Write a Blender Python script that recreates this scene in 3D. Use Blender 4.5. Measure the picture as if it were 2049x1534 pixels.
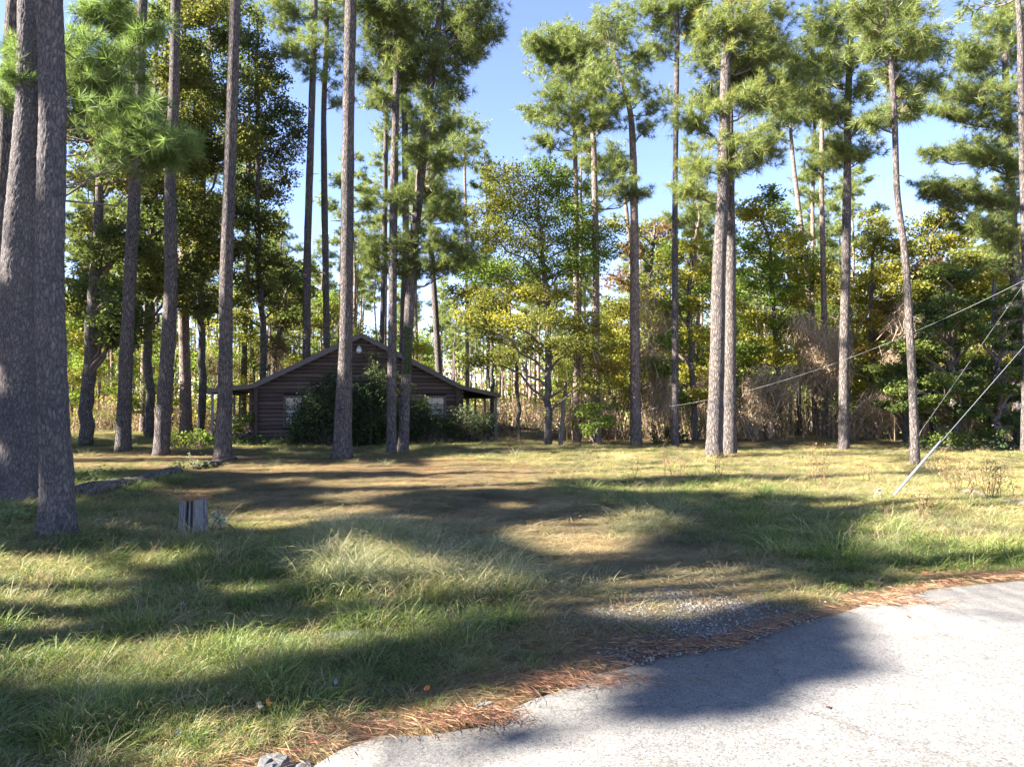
import bpy, math
import numpy as np
from mathutils import Vector

# ------------------------------------------------------------------ camera, sky, sun
SC = bpy.context.scene
for o in list(bpy.data.objects):
    bpy.data.objects.remove(o)
COL = SC.collection
H, FPX, CX, CY, HORIZ = 1.75, 1366.0, 1024.5, 767.0, 800.0
PITCH = math.atan((HORIZ - CY) / FPX)
cam_d = bpy.data.cameras.new('camera')
cam = bpy.data.objects.new('camera', cam_d)
COL.objects.link(cam)
cam.location = (0, 0, H)
cam.rotation_euler = (math.pi / 2 + PITCH, 0, 0)
cam_d.sensor_width = 36.0
cam_d.lens = 36.0 * FPX / 2049.0
cam_d.clip_start = 0.05
cam_d.clip_end = 2000
SC.camera = cam

SUN_EL, SUN_BACK = math.radians(33), math.radians(13)
SUNV = np.array([-math.cos(SUN_EL) * math.cos(SUN_BACK), -math.cos(SUN_EL) * math.sin(SUN_BACK), math.sin(SUN_EL)])
wd = bpy.data.worlds.new('World')
SC.world = wd
wd.use_nodes = True
wn = wd.node_tree.nodes
bgn = wn['Background']
sky = wn.new('ShaderNodeTexSky')
sky.sky_type = 'NISHITA'
sky.sun_disc = False
sky.sun_elevation = SUN_EL
sky.sun_rotation = math.atan2(SUNV[0], SUNV[1])
sky.air_density = 0.7
sky.altitude = 1500
sky.dust_density = 0.0
sky.ozone_density = 4.0
hsv = wn.new('ShaderNodeHueSaturation')
hsv.inputs['Saturation'].default_value = 1.0
hsv.inputs['Hue'].default_value = 0.5
tint = wn.new('ShaderNodeMix')
tint.data_type = 'RGBA'
tint.blend_type = 'MULTIPLY'
tint.inputs[0].default_value = 1.0
tint.inputs[7].default_value = (1.06, 0.84, 0.80, 1)
wd.node_tree.links.new(sky.outputs[0], hsv.inputs['Color'])
wd.node_tree.links.new(hsv.outputs[0], tint.inputs[6])
wd.node_tree.links.new(tint.outputs[2], bgn.inputs[0])
bgn.inputs[1].default_value = 0.086
sun_d = bpy.data.lights.new('sun', 'SUN')
sun = bpy.data.objects.new('sun', sun_d)
COL.objects.link(sun)
sun_d.energy = 5.0
sun_d.angle = math.radians(0.53)
sun_d.color = (1.0, 0.925, 0.83)
sun.rotation_euler = Vector(SUNV.tolist()).to_track_quat('Z', 'Y').to_euler()
SC.view_settings.view_transform = 'Standard'
SC.view_settings.look = 'None'
SC.view_settings.gamma = 1.0
SC.view_settings.use_curve_mapping = False
SC.view_settings.exposure = 3.1
cy = SC.cycles
cy.max_bounces = 7
cy.diffuse_bounces = 4
cy.glossy_bounces = 2
cy.transmission_bounces = 5
cy.transparent_max_bounces = 4
cy.caustics_reflective = False
cy.caustics_refractive = False
cy.use_denoising = True
cy.sample_clamp_indirect = 6.0

# ------------------------------------------------------------------ helpers
RNG = np.random.default_rng(11)


def P(px, py, Y):
    """the world point that is seen at source pixel (px, py) at world depth Y"""
    u = -(py - CY) / FPX
    wy = math.cos(PITCH) - math.sin(PITCH) * u
    wz = math.sin(PITCH) + math.cos(PITCH) * u
    t = Y / wy
    return np.array([(px - CX) / FPX * t, Y, H + wz * t])


def depth_at(py):
    u = -(py - CY) / FPX
    return -H / (math.sin(PITCH) + math.cos(PITCH) * u) * (math.cos(PITCH) - math.sin(PITCH) * u)


def G(px, py):
    return P(px, py, depth_at(py))


def proj(x, y, z=0.0):
    d = np.maximum(y * math.cos(PITCH) + (z - H) * math.sin(PITCH), 1e-3)
    u = (-y * math.sin(PITCH) + (z - H) * math.cos(PITCH)) / d
    return CX + FPX * x / d, CY - FPX * u


_LAT = np.random.default_rng(3).random((256, 256))


def vnoise(x, y, s, seed=0):
    x = np.asarray(x) / s + seed * 17.3
    y = np.asarray(y) / s + seed * 9.7
    xi = np.floor(x).astype(int)
    yi = np.floor(y).astype(int)
    fx = x - xi
    fy = y - yi
    fx = fx * fx * (3 - 2 * fx)
    fy = fy * fy * (3 - 2 * fy)
    g = lambda a, b: _LAT[a % 256, b % 256]
    return (g(xi, yi) * (1 - fx) + g(xi + 1, yi) * fx) * (1 - fy) + (g(xi, yi + 1) * (1 - fx) + g(xi + 1, yi + 1) * fx) * fy


def sstep(a, b, x):
    t = np.clip((x - a) / (b - a), 0, 1)
    return t * t * (3 - 2 * t)


def norm(v):
    return v / np.maximum(np.linalg.norm(v, axis=-1, keepdims=True), 1e-9)


def runit(n, rng):
    return norm(rng.normal(size=(n, 3)))


def tag(o, label=None, cat=None, group=None, kind=None):
    for k, v in (('label', label), ('category', cat), ('group', group), ('kind', kind)):
        if v:
            o[k] = v
    return o


def empty(name, loc, label=None, cat=None, group=None, rz=0.0):
    o = bpy.data.objects.new(name, None)
    COL.objects.link(o)
    o.location = [float(c) for c in loc]
    o.rotation_euler = (0, 0, rz)
    return tag(o, label, cat, group)


class Geo:
    """triangles collected with a colour per vertex, linked as one mesh object"""

    def __init__(s):
        s.V, s.F, s.C, s.M, s.n = [], [], [], [], 0

    def add(s, V, F, col=(1, 1, 1), mat=0):
        V = np.asarray(V, float)
        F = np.asarray(F, int)
        if len(F) == 0:
            return
        c = np.asarray(col, float)
        if c.ndim == 1:
            c = np.tile(c, (len(V), 1))
        s.V.append(V)
        s.F.append(F + s.n)
        s.C.append(c)
        s.M.append(np.full(len(F), mat, int))
        s.n += len(V)

    def mesh(s, name, mats, smooth=False, origin=None):
        V = np.concatenate(s.V)
        F = np.concatenate(s.F)
        C = np.concatenate(s.C)
        M = np.concatenate(s.M)
        if origin is not None:
            V = V - np.asarray(origin)
        me = bpy.data.meshes.new(name)
        me.vertices.add(len(V))
        me.vertices.foreach_set('co', V.astype(np.float32).ravel())
        me.loops.add(F.size)
        me.loops.foreach_set('vertex_index', F.astype(np.int32).ravel())
        me.polygons.add(len(F))
        me.polygons.foreach_set('loop_start', np.arange(0, F.size, 3, dtype=np.int32))
        me.polygons.foreach_set('material_index', M.astype(np.int32))
        if not isinstance(mats, (list, tuple)):
            mats = [mats]
        for m in mats:
            me.materials.append(m)
        me.polygons.foreach_set('use_smooth', np.full(len(F), smooth, bool))
        a = me.attributes.new('col', 'FLOAT_COLOR', 'POINT')
        a.data.foreach_set('color', np.concatenate([C, np.ones((len(C), 1))], 1).astype(np.float32).ravel())
        me.update()
        return me

    def obj(s, name, mats, parent=None, smooth=False, origin=None, world=False):
        """origin: subtract it from the vertices and place the object there (top level) or leave it in the parent's frame"""
        me = s.mesh(name, mats, smooth, origin)
        o = bpy.data.objects.new(name, me)
        COL.objects.link(o)
        if parent is not None:
            o.parent = parent
        elif origin is not None:
            o.location = [float(c) for c in origin]
        return o


def link(name, me, parent=None, loc=(0, 0, 0)):
    o = bpy.data.objects.new(name, me)
    COL.objects.link(o)
    o.location = loc
    o.parent = parent
    return o


def tube(pts, rad, m=8, cap=True, rough=0.0, rng=RNG):
    pts = np.asarray(pts, float)
    rad = np.broadcast_to(np.asarray(rad, float), (len(pts),))
    n = len(pts)
    T = norm(np.gradient(pts, axis=0))
    mean = norm(pts[-1] - pts[0])
    ref = np.eye(3)[int(np.argmin(np.abs(mean)))]
    A = norm(np.cross(T, ref))
    B = np.cross(T, A)
    th = np.linspace(0, 2 * np.pi, m, endpoint=False)
    r = rad[:, None] * np.ones((1, m))
    if rough:
        r = r * (1 + rough * rng.normal(size=(n, m)))
    V = pts[:, None, :] + r[..., None] * (np.cos(th)[None, :, None] * A[:, None, :] + np.sin(th)[None, :, None] * B[:, None, :])
    V = V.reshape(-1, 3)
    i = np.arange(n - 1)[:, None] * m
    j = np.arange(m)[None, :]
    j2 = (j + 1) % m
    a, b, c, d = (i + j).ravel(), (i + j2).ravel(), (i + m + j2).ravel(), (i + m + j).ravel()
    F = np.concatenate([np.stack([a, b, c], 1), np.stack([a, c, d], 1)])
    if cap:
        k = len(V)
        V = np.concatenate([V, pts[:1], pts[-1:]])
        jj = np.arange(m)
        F = np.concatenate([F, np.stack([np.full(m, k), (jj + 1) % m, jj], 1),
                            np.stack([np.full(m, k + 1), (n - 1) * m + jj, (n - 1) * m + (jj + 1) % m], 1)])
    return V, F


def box(c, s, rot=None):
    c = np.asarray(c, float)
    s = np.asarray(s, float) / 2
    V = np.array([[x, y, z] for x in (-1, 1) for y in (-1, 1) for z in (-1, 1)], float) * s
    if rot is not None:
        V = V @ np.asarray(rot).T
    V = V + c
    F = np.array([[0, 1, 3], [0, 3, 2], [4, 6, 7], [4, 7, 5], [0, 4, 5], [0, 5, 1], [2, 3, 7], [2, 7, 6], [0, 2, 6], [0, 6, 4], [1, 5, 7], [1, 7, 3]])
    return V, F


def bar(p0, p1, w, h):
    """a rectangular bar between two points, w across and h in the upward sense"""
    p0, p1 = np.asarray(p0, float), np.asarray(p1, float)
    t = norm(p1 - p0)
    up = np.array([0, 0, 1.0]) if abs(t[2]) < 0.9 else np.array([1.0, 0, 0])
    a = norm(np.cross(t, up))
    b = np.cross(a, t)
    return box((p0 + p1) / 2, (np.linalg.norm(p1 - p0), w, h), np.stack([t, a, b], 1))


def smooth_path(pts, n):
    pts = np.asarray(pts, float)
    t = np.linspace(0, 1, len(pts))
    tt = np.linspace(0, 1, n)
    out = np.stack([np.interp(tt, t, pts[:, k]) for k in range(pts.shape[1])], 1)
    for _ in range(max(1, n // (len(pts) * 2))):
        out[1:-1] = (out[:-2] + 2 * out[1:-1] + out[2:]) / 4
    return out


# ------------------------------------------------------------------ materials
def new_mat(name):
    m = bpy.data.materials.new(name)
    m.use_nodes = True
    nt = m.node_tree
    nt.nodes.clear()
    out = nt.nodes.new('ShaderNodeOutputMaterial')
    return m, nt, out


def nd(nt, t, **kw):
    n = nt.nodes.new(t)
    for k, v in kw.items():
        if k.startswith('i_'):
            key = k[2:]
            key = int(key) if key.isdigit() else key.replace('_', ' ')
            n.inputs[key].default_value = v
        else:
            setattr(n, k, v)
    return n


def ramp(nt, fac, stops):
    r = nt.nodes.new('ShaderNodeValToRGB')
    el = r.color_ramp.elements
    while len(el) < len(stops):
        el.new(0.5)
    for e, (p, c) in zip(el, stops):
        e.position = p
        e.color = (c[0], c[1], c[2], 1)
    nt.links.new(fac, r.inputs[0])
    return r.outputs[0]


def mixc(nt, fac, a, b, mode='MIX'):
    m = nt.nodes.new('ShaderNodeMix')
    m.data_type = 'RGBA'
    m.blend_type = mode
    for s, v in ((m.inputs[0], fac), (m.inputs[6], a), (m.inputs[7], b)):
        if hasattr(v, 'is_output'):
            nt.links.new(v, s)
        elif isinstance(v, (int, float)):
            s.default_value = v
        else:
            s.default_value = (v[0], v[1], v[2], 1)
    return m.outputs[2]


def foliage_mat(name, trans=0.4, gloss=0.06, rough=0.45, wnoise=None, back=1.25):
    """leaf or needle: diffuse plus light through the leaf, colour from the mesh's own colour attribute"""
    m, nt, out = new_mat(name)
    L = nt.links.new
    col = nd(nt, 'ShaderNodeAttribute', attribute_name='col').outputs['Color']
    if wnoise:
        geo = nd(nt, 'ShaderNodeNewGeometry')
        nz = nd(nt, 'ShaderNodeTexNoise', i_Scale=wnoise, i_Detail=2.0)
        L(geo.outputs['Position'], nz.inputs['Vector'])
        v = ramp(nt, nz.outputs[0], [(0.3, (0.62, 0.68, 0.66)), (0.7, (1.35, 1.25, 1.08))])
        col = mixc(nt, 1.0, col, v, 'MULTIPLY')
    d = nd(nt, 'ShaderNodeBsdfDiffuse')
    t = nd(nt, 'ShaderNodeBsdfTranslucent')
    g = nd(nt, 'ShaderNodeBsdfGlossy', i_Roughness=rough)
    L(col, d.inputs[0])
    tc = mixc(nt, 1.0, col, (back, back * 1.05, back * 0.75), 'MULTIPLY')
    L(tc, t.inputs[0])
    m1 = nd(nt, 'ShaderNodeMixShader', i_0=trans)
    L(d.outputs[0], m1.inputs[1])
    L(t.outputs[0], m1.inputs[2])
    m2 = nd(nt, 'ShaderNodeMixShader', i_0=gloss)
    L(m1.outputs[0], m2.inputs[1])
    L(g.outputs[0], m2.inputs[2])
    L(m2.outputs[0], out.inputs[0])
    return m


def bark_mat(name, crev, lo, hi, xs=13.0, zs=4.5, bump=0.6, dist=0.03, lichen=None):
    m, nt, out = new_mat(name)
    L = nt.links.new
    tc = nd(nt, 'ShaderNodeTexCoord')
    nz0 = nd(nt, 'ShaderNodeTexNoise', i_Scale=3.0, i_Detail=3.0)
    L(tc.outputs['Object'], nz0.inputs['Vector'])
    off = nd(nt, 'ShaderNodeVectorMath', operation='MULTIPLY_ADD')
    L(nz0.outputs['Color'], off.inputs[0])
    off.inputs[1].default_value = (0.12, 0.12, 0.30)
    L(tc.outputs['Object'], off.inputs[2])
    mp = nd(nt, 'ShaderNodeMapping')
    mp.inputs['Scale'].default_value = (xs, xs, zs)
    L(off.outputs[0], mp.inputs[0])
    vo = nd(nt, 'ShaderNodeTexVoronoi', feature='DISTANCE_TO_EDGE', i_Scale=1.0)
    vc = nd(nt, 'ShaderNodeTexVoronoi', feature='F1', i_Scale=1.0)
    nz = nd(nt, 'ShaderNodeTexNoise', i_Scale=3.5, i_Detail=6.0, i_Roughness=0.7)
    for n in (vo, vc, nz):
        L(mp.outputs[0], n.inputs['Vector'])
    rag = nd(nt, 'ShaderNodeTexNoise', i_Scale=2.2, i_Detail=7.0, i_Roughness=0.75)
    mp2 = nd(nt, 'ShaderNodeMapping')
    mp2.inputs['Scale'].default_value = (xs * 1.3, xs * 1.3, zs * 0.8)
    L(off.outputs[0], mp2.inputs[0])
    L(mp2.outputs[0], rag.inputs['Vector'])
    rg = nd(nt, 'ShaderNodeMath', operation='MULTIPLY_ADD')
    L(rag.outputs[0], rg.inputs[0])
    rg.inputs[1].default_value = 1.1
    rg.inputs[2].default_value = -0.52
    sm = nd(nt, 'ShaderNodeMath', operation='ADD')
    L(vo.outputs['Distance'], sm.inputs[0])
    L(rg.outputs[0], sm.inputs[1])
    plate = ramp(nt, sm.outputs[0], [(0.0, (0, 0, 0)), (0.12, (0.5, 0.5, 0.5)), (0.38, (1, 1, 1))])
    tone = mixc(nt, nz.outputs[0], lo, hi)
    var = ramp(nt, vc.outputs['Color'], [(0.0, (0.72, 0.70, 0.70)), (1.0, (1.25, 1.2, 1.15))])
    tone = mixc(nt, 0.8, tone, var, 'MULTIPLY')
    col = mixc(nt, plate, crev, tone)
    big = nd(nt, 'ShaderNodeTexNoise', i_Scale=0.9, i_Detail=4.0)
    L(tc.outputs['Object'], big.inputs['Vector'])
    bv = ramp(nt, big.outputs[0], [(0.3, (0.78, 0.8, 0.84)), (0.7, (1.2, 1.14, 1.06))])
    col = mixc(nt, 1.0, col, bv, 'MULTIPLY')
    if lichen:
        l2 = nd(nt, 'ShaderNodeTexNoise', i_Scale=9.0, i_Detail=5.0)
        L(tc.outputs['Object'], l2.inputs['Vector'])
        lf = ramp(nt, l2.outputs[0], [(0.58, (0, 0, 0)), (0.72, (0.6, 0.6, 0.6))])
        col = mixc(nt, lf, col, lichen)
    b = nd(nt, 'ShaderNodeBsdfPrincipled', i_Roughness=0.92)
    b.inputs['Specular IOR Level'].default_value = 0.15
    L(col, b.inputs['Base Color'])
    hgt = nd(nt, 'ShaderNodeMath', operation='MULTIPLY_ADD')
    L(nz.outputs[0], hgt.inputs[0])
    hgt.inputs[1].default_value = 0.5
    L(plate, hgt.inputs[2])
    bp = nd(nt, 'ShaderNodeBump', i_Strength=bump, i_Distance=dist)
    L(hgt.outputs[0], bp.inputs['Height'])
    L(bp.outputs[0], b.inputs['Normal'])
    L(b.outputs[0], out.inputs[0])
    return m


def plain_mat(name, col, var=0.25, scale=6.0, rough=0.8, spec=0.2, stretch=(1, 1, 1), bump=0.0, attr=False, metal=0.0):
    m, nt, out = new_mat(name)
    L = nt.links.new
    tc = nd(nt, 'ShaderNodeTexCoord')
    mp = nd(nt, 'ShaderNodeMapping')
    mp.inputs['Scale'].default_value = stretch
    L(tc.outputs['Object'], mp.inputs[0])
    nz = nd(nt, 'ShaderNodeTexNoise', i_Scale=scale, i_Detail=6.0, i_Roughness=0.65)
    L(mp.outputs[0], nz.inputs['Vector'])
    c = mixc(nt, nz.outputs[0], [x * (1 - var) for x in col], [x * (1 + var) for x in col])
    if attr:
        a = nd(nt, 'ShaderNodeAttribute', attribute_name='col').outputs['Color']
        c = mixc(nt, 1.0, c, a, 'MULTIPLY')
    b = nd(nt, 'ShaderNodeBsdfPrincipled', i_Roughness=rough, i_Metallic=metal)
    b.inputs['Specular IOR Level'].default_value = spec
    L(c, b.inputs['Base Color'])
    if bump:
        bp = nd(nt, 'ShaderNodeBump', i_Strength=bump, i_Distance=0.02)
        L(nz.outputs[0], bp.inputs['Height'])
        L(bp.outputs[0], b.inputs['Normal'])
    L(b.outputs[0], out.inputs[0])
    return m


M_BARK = bark_mat('pine_bark', (0.035, 0.031, 0.031), (0.085, 0.076, 0.073), (0.235, 0.208, 0.19), xs=19.0, zs=5.0, bump=0.8, dist=0.025)
M_BARKNEAR = bark_mat('near_pine_bark', (0.048, 0.044, 0.046), (0.075, 0.069, 0.071), (0.175, 0.162, 0.158), xs=24.0, zs=9.0, bump=0.7, dist=0.012)
M_BARKFAR = bark_mat('pine_bark_far', (0.07, 0.055, 0.05), (0.16, 0.125, 0.11), (0.34, 0.275, 0.235), xs=12, zs=4, bump=0.4)
M_OAKBARK = bark_mat('oak_bark', (0.03, 0.027, 0.025), (0.09, 0.08, 0.072), (0.20, 0.18, 0.165), xs=20, zs=5, bump=0.6, lichen=(0.25, 0.27, 0.24))
M_LIMB = plain_mat('limb_bark', (0.13, 0.10, 0.085), 0.4, 9.0, 0.9, 0.1)
M_NEEDLE = foliage_mat('pine_needles', 0.45, 0.025, 0.5)
M_LEAF = foliage_mat('leaves', 0.5, 0.015, 0.5, back=1.35)
M_GRASS = foliage_mat('grass_blades', 0.35, 0.03, 0.5, wnoise=0.7)
M_STRAW = foliage_mat('pine_straw_needles', 0.15, 0.03, 0.5)
M_DRY = foliage_mat('dry_twigs', 0.2, 0.0, 0.5)


# ------------------------------------------------------------------ ground zones
EDGE_PX = [(617, 1534), (627, 1510), (685, 1492), (770, 1464), (856, 1460), (930, 1450), (990, 1440), (1012, 1424), (1061, 1400), (1112, 1380), (1180, 1348),
           (1240, 1334), (1324, 1314), (1469, 1288), (1552, 1260), (1676, 1223), (1759, 1198), (1904, 1169), (2049, 1160)]
_e = np.array([G(*p)[:2] for p in EDGE_PX])
_ex = np.concatenate([[-60, -30, -10, -4], _e[:, 0], [7.5, 12, 25, 60]])
_ey = np.concatenate([[-22, -10, -0.6, 1.75], _e[:, 1], [6.9, 7.0, 6.0, 3.0]])
_o = np.argsort(_ex)
_ex, _ey = _ex[_o], _ey[_o]


def edge_y(x):
    return np.interp(x, _ex, _ey) + 0.10 * (vnoise(x, x * 0, 0.45, 5) - 0.5) + 0.05 * (vnoise(x, x * 0, 0.11, 6) - 0.5)


def road_s(x, y):
    """metres beyond the road's edge, negative on the road"""
    return (y - edge_y(x)) * 0.87


def gz(x, y):
    s = road_s(x, y)
    n = 0.10 * (vnoise(x, y, 2.6, 1) - 0.4) + 0.05 * (vnoise(x, y, 0.8, 2) - 0.5) + 0.02 * (vnoise(x, y, 0.3, 3) - 0.5)
    n = n * sstep(0.1, 1.6, s)
    return np.where(s < 0, -0.05, -0.05 + 0.05 * sstep(-0.02, 0.25, s)) + n


def ell(px, py, cx, cy_, rx, ry, soft=0.45):
    d = np.sqrt(((px - cx) / rx) ** 2 + ((py - cy_) / ry) ** 2)
    return 1 - sstep(1 - soft, 1 + soft, d)


def zones(x, y):
    x, y = np.asarray(x, float), np.asarray(y, float)
    px, py = proj(x, np.maximum(y, 0.6), 0.0)
    wob = 40 * (vnoise(x, y, 0.9, 8) - 0.5)
    px = px + wob * 2
    py = py + wob * np.clip((py - 850) / 400, 0.1, 1)
    mx = lambda L: np.max(np.stack([v * ell(px, py, a, b, c, d) for a, b, c, d, v in L]), 0)
    s = road_s(x, y)
    z = {}
    z['straw'] = mx([(760, 952, 340, 34, .85), (600, 1000, 160, 22, .5), (420, 985, 100, 14, .8), (880, 1010, 200, 40, .55), (1150, 1078, 110, 42, .55), (330, 925, 260, 24, .55),
                     (1150, 1290, 130, 30, .5), (1000, 1390, 160, 35, .5), (1500, 880, 500, 14, .6)])
    z['straw'] = np.maximum(z['straw'], (1 - sstep(0.02, 0.26, s)) * (s > -0.4) * (0.35 + .6 * vnoise(x, y, 0.5, 14)))
    z['mat'] = mx([(1080, 1085, 330, 75, 1.), (900, 1020, 280, 45, .95), (1330, 1155, 240, 50, 1.), (1250, 1120, 250, 60, 1.), (760, 985, 240, 30, .8), (1180, 1200, 120, 40, .9), (520, 1020, 160, 24, .4)])
    z['green'] = mx([(250, 1400, 600, 140, .95), (800, 1270, 270, 70, .95), (1600, 1100, 300, 60, .9), (1880, 1125, 250, 30, .9), (240, 955, 140, 30, .8), (1250, 985, 160, 28, .7), (500, 1150, 330, 60, .5),
                     (1450, 1000, 200, 35, .6), (1700, 1150, 260, 30, .7), (150, 1160, 260, 70, .45)])
    z['tall'] = mx([(800, 1135, 170, 62, 1.), (720, 1095, 90, 40, 1.), (930, 1165, 130, 55, .8), (1275, 1046, 75, 24, .8), (640, 1130, 60, 40, .5), (1180, 1180, 80, 30, .3)])
    z['gravel'] = (.55 + .9 * np.clip(vnoise(x, y, .22, 41) - .2, 0, .5)) * mx([(1380, 1240, 190, 62, 1.), (1480, 1275, 120, 36, 1.), (1300, 1290, 90, 40, .8)]) * (s > -0.05)
    z['dry'] = np.maximum(mx([(1560, 955, 620, 60, .85), (1900, 1060, 260, 45, .6), (0, 1180, 160, 60, .6)]), sstep(30, 40, y) * 0.8)
    return z


# ------------------------------------------------------------------ ground and road
def axis(lo, hi, fine, n):
    """coordinates dense between the fine limits, growing outwards"""
    a, b = fine
    mid = np.linspace(a, b, n)
    k = np.linspace(0, 1, 46)[1:]
    st = (b - a) / n
    up = b + st * 46 * k + (hi - b - st * 46) * k ** 3.2
    dn = a - (st * 46 * k + (a - lo - st * 46) * k ** 3.2)
    return np.concatenate([dn[::-1], mid, up])


def grid_faces(nx, ny):
    i = np.arange(nx - 1)[:, None] * ny
    j = np.arange(ny - 1)[None, :]
    a, b, c, d = (i + j).ravel(), (i + ny + j).ravel(), (i + ny + j + 1).ravel(), (i + j + 1).ravel()
    return np.concatenate([np.stack([a, b, c], 1), np.stack([a, c, d], 1)])


gx = axis(-900, 900, (-9, 10), 190)
gy = axis(-300, 1500, (2, 16), 150)
X, Yg = np.meshgrid(gx, gy, indexing='ij')
X, Yg = X.ravel(), Yg.ravel()
zn = zones(X, Yg)
soil = np.array([0.135, 0.105, 0.065])
c = np.tile(soil, (len(X), 1))


def lay(c, w, col):
    return c * (1 - w[:, None]) + np.asarray(col) * w[:, None]


c = lay(c, zn['green'] * 0.7, (0.075, 0.085, 0.035))
c = lay(c, zn['dry'] * 0.7, (0.24, 0.18, 0.095))
c = lay(c, zn['mat'] * 0.85, (0.20, 0.15, 0.105))
c = lay(c, zn['straw'] * 0.85, (0.20, 0.14, 0.092))
c = lay(c, zn['gravel'] * 0.8, (0.17, 0.16, 0.15))
c = lay(c, sstep(33, 42, Yg) * 0.85, (0.29, 0.205, 0.135))
g = Geo()
g.add(np.stack([X, Yg, gz(X, Yg)], 1), grid_faces(len(gx), len(gy)), c)

m, nt, out = new_mat('ground_litter')
L = nt.links.new
geo = nd(nt, 'ShaderNodeNewGeometry')
col = nd(nt, 'ShaderNodeAttribute', attribute_name='col').outputs['Color']
n1 = nd(nt, 'ShaderNodeTexNoise', i_Scale=1.3, i_Detail=8.0, i_Roughness=0.7)
n2 = nd(nt, 'ShaderNodeTexNoise', i_Scale=38.0, i_Detail=6.0, i_Roughness=0.75)
mpg = nd(nt, 'ShaderNodeMapping')
mpg.inputs['Scale'].default_value = (1, 2.4, 1)
L(geo.outputs['Position'], n1.inputs['Vector'])
L(geo.outputs['Position'], mpg.inputs[0])
L(mpg.outputs[0], n2.inputs['Vector'])
v1 = ramp(nt, n1.outputs[0], [(0.3, (0.62, 0.66, 0.66)), (0.7, (1.35, 1.25, 1.15))])
v2 = ramp(nt, n2.outputs[0], [(0.3, (0.45, 0.43, 0.42)), (0.55, (1.0, 1.0, 1.0)), (0.75, (1.6, 1.5, 1.35))])
col = mixc(nt, 1.0, col, v1, 'MULTIPLY')
col = mixc(nt, 1.0, col, v2, 'MULTIPLY')
b = nd(nt, 'ShaderNodeBsdfPrincipled', i_Roughness=0.95)
b.inputs['Specular IOR Level'].default_value = 0.1
L(col, b.inputs['Base Color'])
bp = nd(nt, 'ShaderNodeBump', i_Strength=0.9, i_Distance=0.03)
L(n2.outputs[0], bp.inputs['Height'])
L(bp.outputs[0], b.inputs['Normal'])
L(b.outputs[0], out.inputs[0])
M_GROUND = m
tag(g.obj('ground', M_GROUND, smooth=True), kind='structure')

# road: a strip whose far edge is the ragged pavement edge, with a small drop at that edge
rx = np.concatenate([np.linspace(-60, -4, 30)[:-1], np.arange(-4, 8, 0.04), np.linspace(8, 60, 40)])
ey = edge_y(rx)
tq = np.array([0, 0.002, 0.03, 0.08, 0.2, 0.45, 1.0])
g = Geo()
Vr = []
for k, t in enumerate(tq):
    yb = -30 - np.abs(rx) * 0.3
    yy = ey + (yb - ey) * t
    zz = np.full_like(rx, 0.004 if k else -0.06)
    if k == 1:
        zz = zz - 0.006 - 0.01 * vnoise(rx, rx * 0, 0.2, 9)
        yy = ey - 0.012
    Vr.append(np.stack([rx, yy, zz], 1))
Vr = np.stack(Vr, 1).reshape(-1, 3)
g.add(Vr, grid_faces(len(rx), len(tq))[:, ::-1])
m, nt, out = new_mat('worn_asphalt')
L = nt.links.new
geo = nd(nt, 'ShaderNodeNewGeometry')
n1 = nd(nt, 'ShaderNodeTexNoise', i_Scale=0.55, i_Detail=5.0)
n2 = nd(nt, 'ShaderNodeTexNoise', i_Scale=95.0, i_Detail=5.0, i_Roughness=0.8)
vo = nd(nt, 'ShaderNodeTexVoronoi', feature='F1', i_Scale=75.0)
n3 = nd(nt, 'ShaderNodeTexNoise', i_Scale=7.0, i_Detail=7.0, i_Roughness=0.7)
for n in (n1, n2, n3, vo):
    L(geo.outputs['Position'], n.inputs['Vector'])
c1 = ramp(nt, n1.outputs[0], [(0.3, (0.155, 0.151, 0.145)), (0.7, (0.205, 0.200, 0.192))])
s1 = ramp(nt, n2.outputs[0], [(0.34, (0.30, 0.30, 0.31)), (0.5, (0.95, 0.95, 0.95)), (0.72, (1.35, 1.33, 1.28))])
s2 = ramp(nt, vo.outputs['Color'], [(0.0, (0.55, 0.56, 0.58)), (0.35, (0.98, 0.98, 0.98)), (1.0, (1.18, 1.16, 1.12))])
s3 = ramp(nt, n3.outputs[0], [(0.3, (0.82, 0.82, 0.82)), (0.7, (1.12, 1.12, 1.1))])
col = mixc(nt, 1.0, c1, s1, 'MULTIPLY')
col = mixc(nt, 1.0, col, s2, 'MULTIPLY')
col = mixc(nt, 1.0, col, s3, 'MULTIPLY')
mpc = nd(nt, 'ShaderNodeVectorMath', operation='MULTIPLY_ADD')
L(n3.outputs['Color'], mpc.inputs[0])
mpc.inputs[1].default_value = (.35, .35, 0)
L(geo.outputs['Position'], mpc.inputs[2])
vk = nd(nt, 'ShaderNodeTexVoronoi', feature='DISTANCE_TO_EDGE', i_Scale=0.42)
L(mpc.outputs[0], vk.inputs['Vector'])
crk = ramp(nt, vk.outputs['Distance'], [(0.0, (0.45, 0.45, 0.45)), (0.004, (0.75, 0.75, 0.75)), (0.010, (1, 1, 1))])
stn = nd(nt, 'ShaderNodeTexNoise', i_Scale=2.3, i_Detail=8.0, i_Roughness=0.75)
L(geo.outputs['Position'], stn.inputs['Vector'])
st2 = ramp(nt, stn.outputs[0], [(0.32, (0.80, 0.79, 0.77)), (0.45, (1, 1, 1)), (0.68, (1.10, 1.09, 1.07))])
col = mixc(nt, 0.6, col, crk, 'MULTIPLY')
col = mixc(nt, 1.0, col, st2, 'MULTIPLY')
b = nd(nt, 'ShaderNodeBsdfPrincipled', i_Roughness=0.9)
b.inputs['Specular IOR Level'].default_value = 0.2
L(col, b.inputs['Base Color'])
bp = nd(nt, 'ShaderNodeBump', i_Strength=0.7, i_Distance=0.008)
L(n2.outputs[0], bp.inputs['Height'])
L(bp.outputs[0], b.inputs['Normal'])
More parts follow.
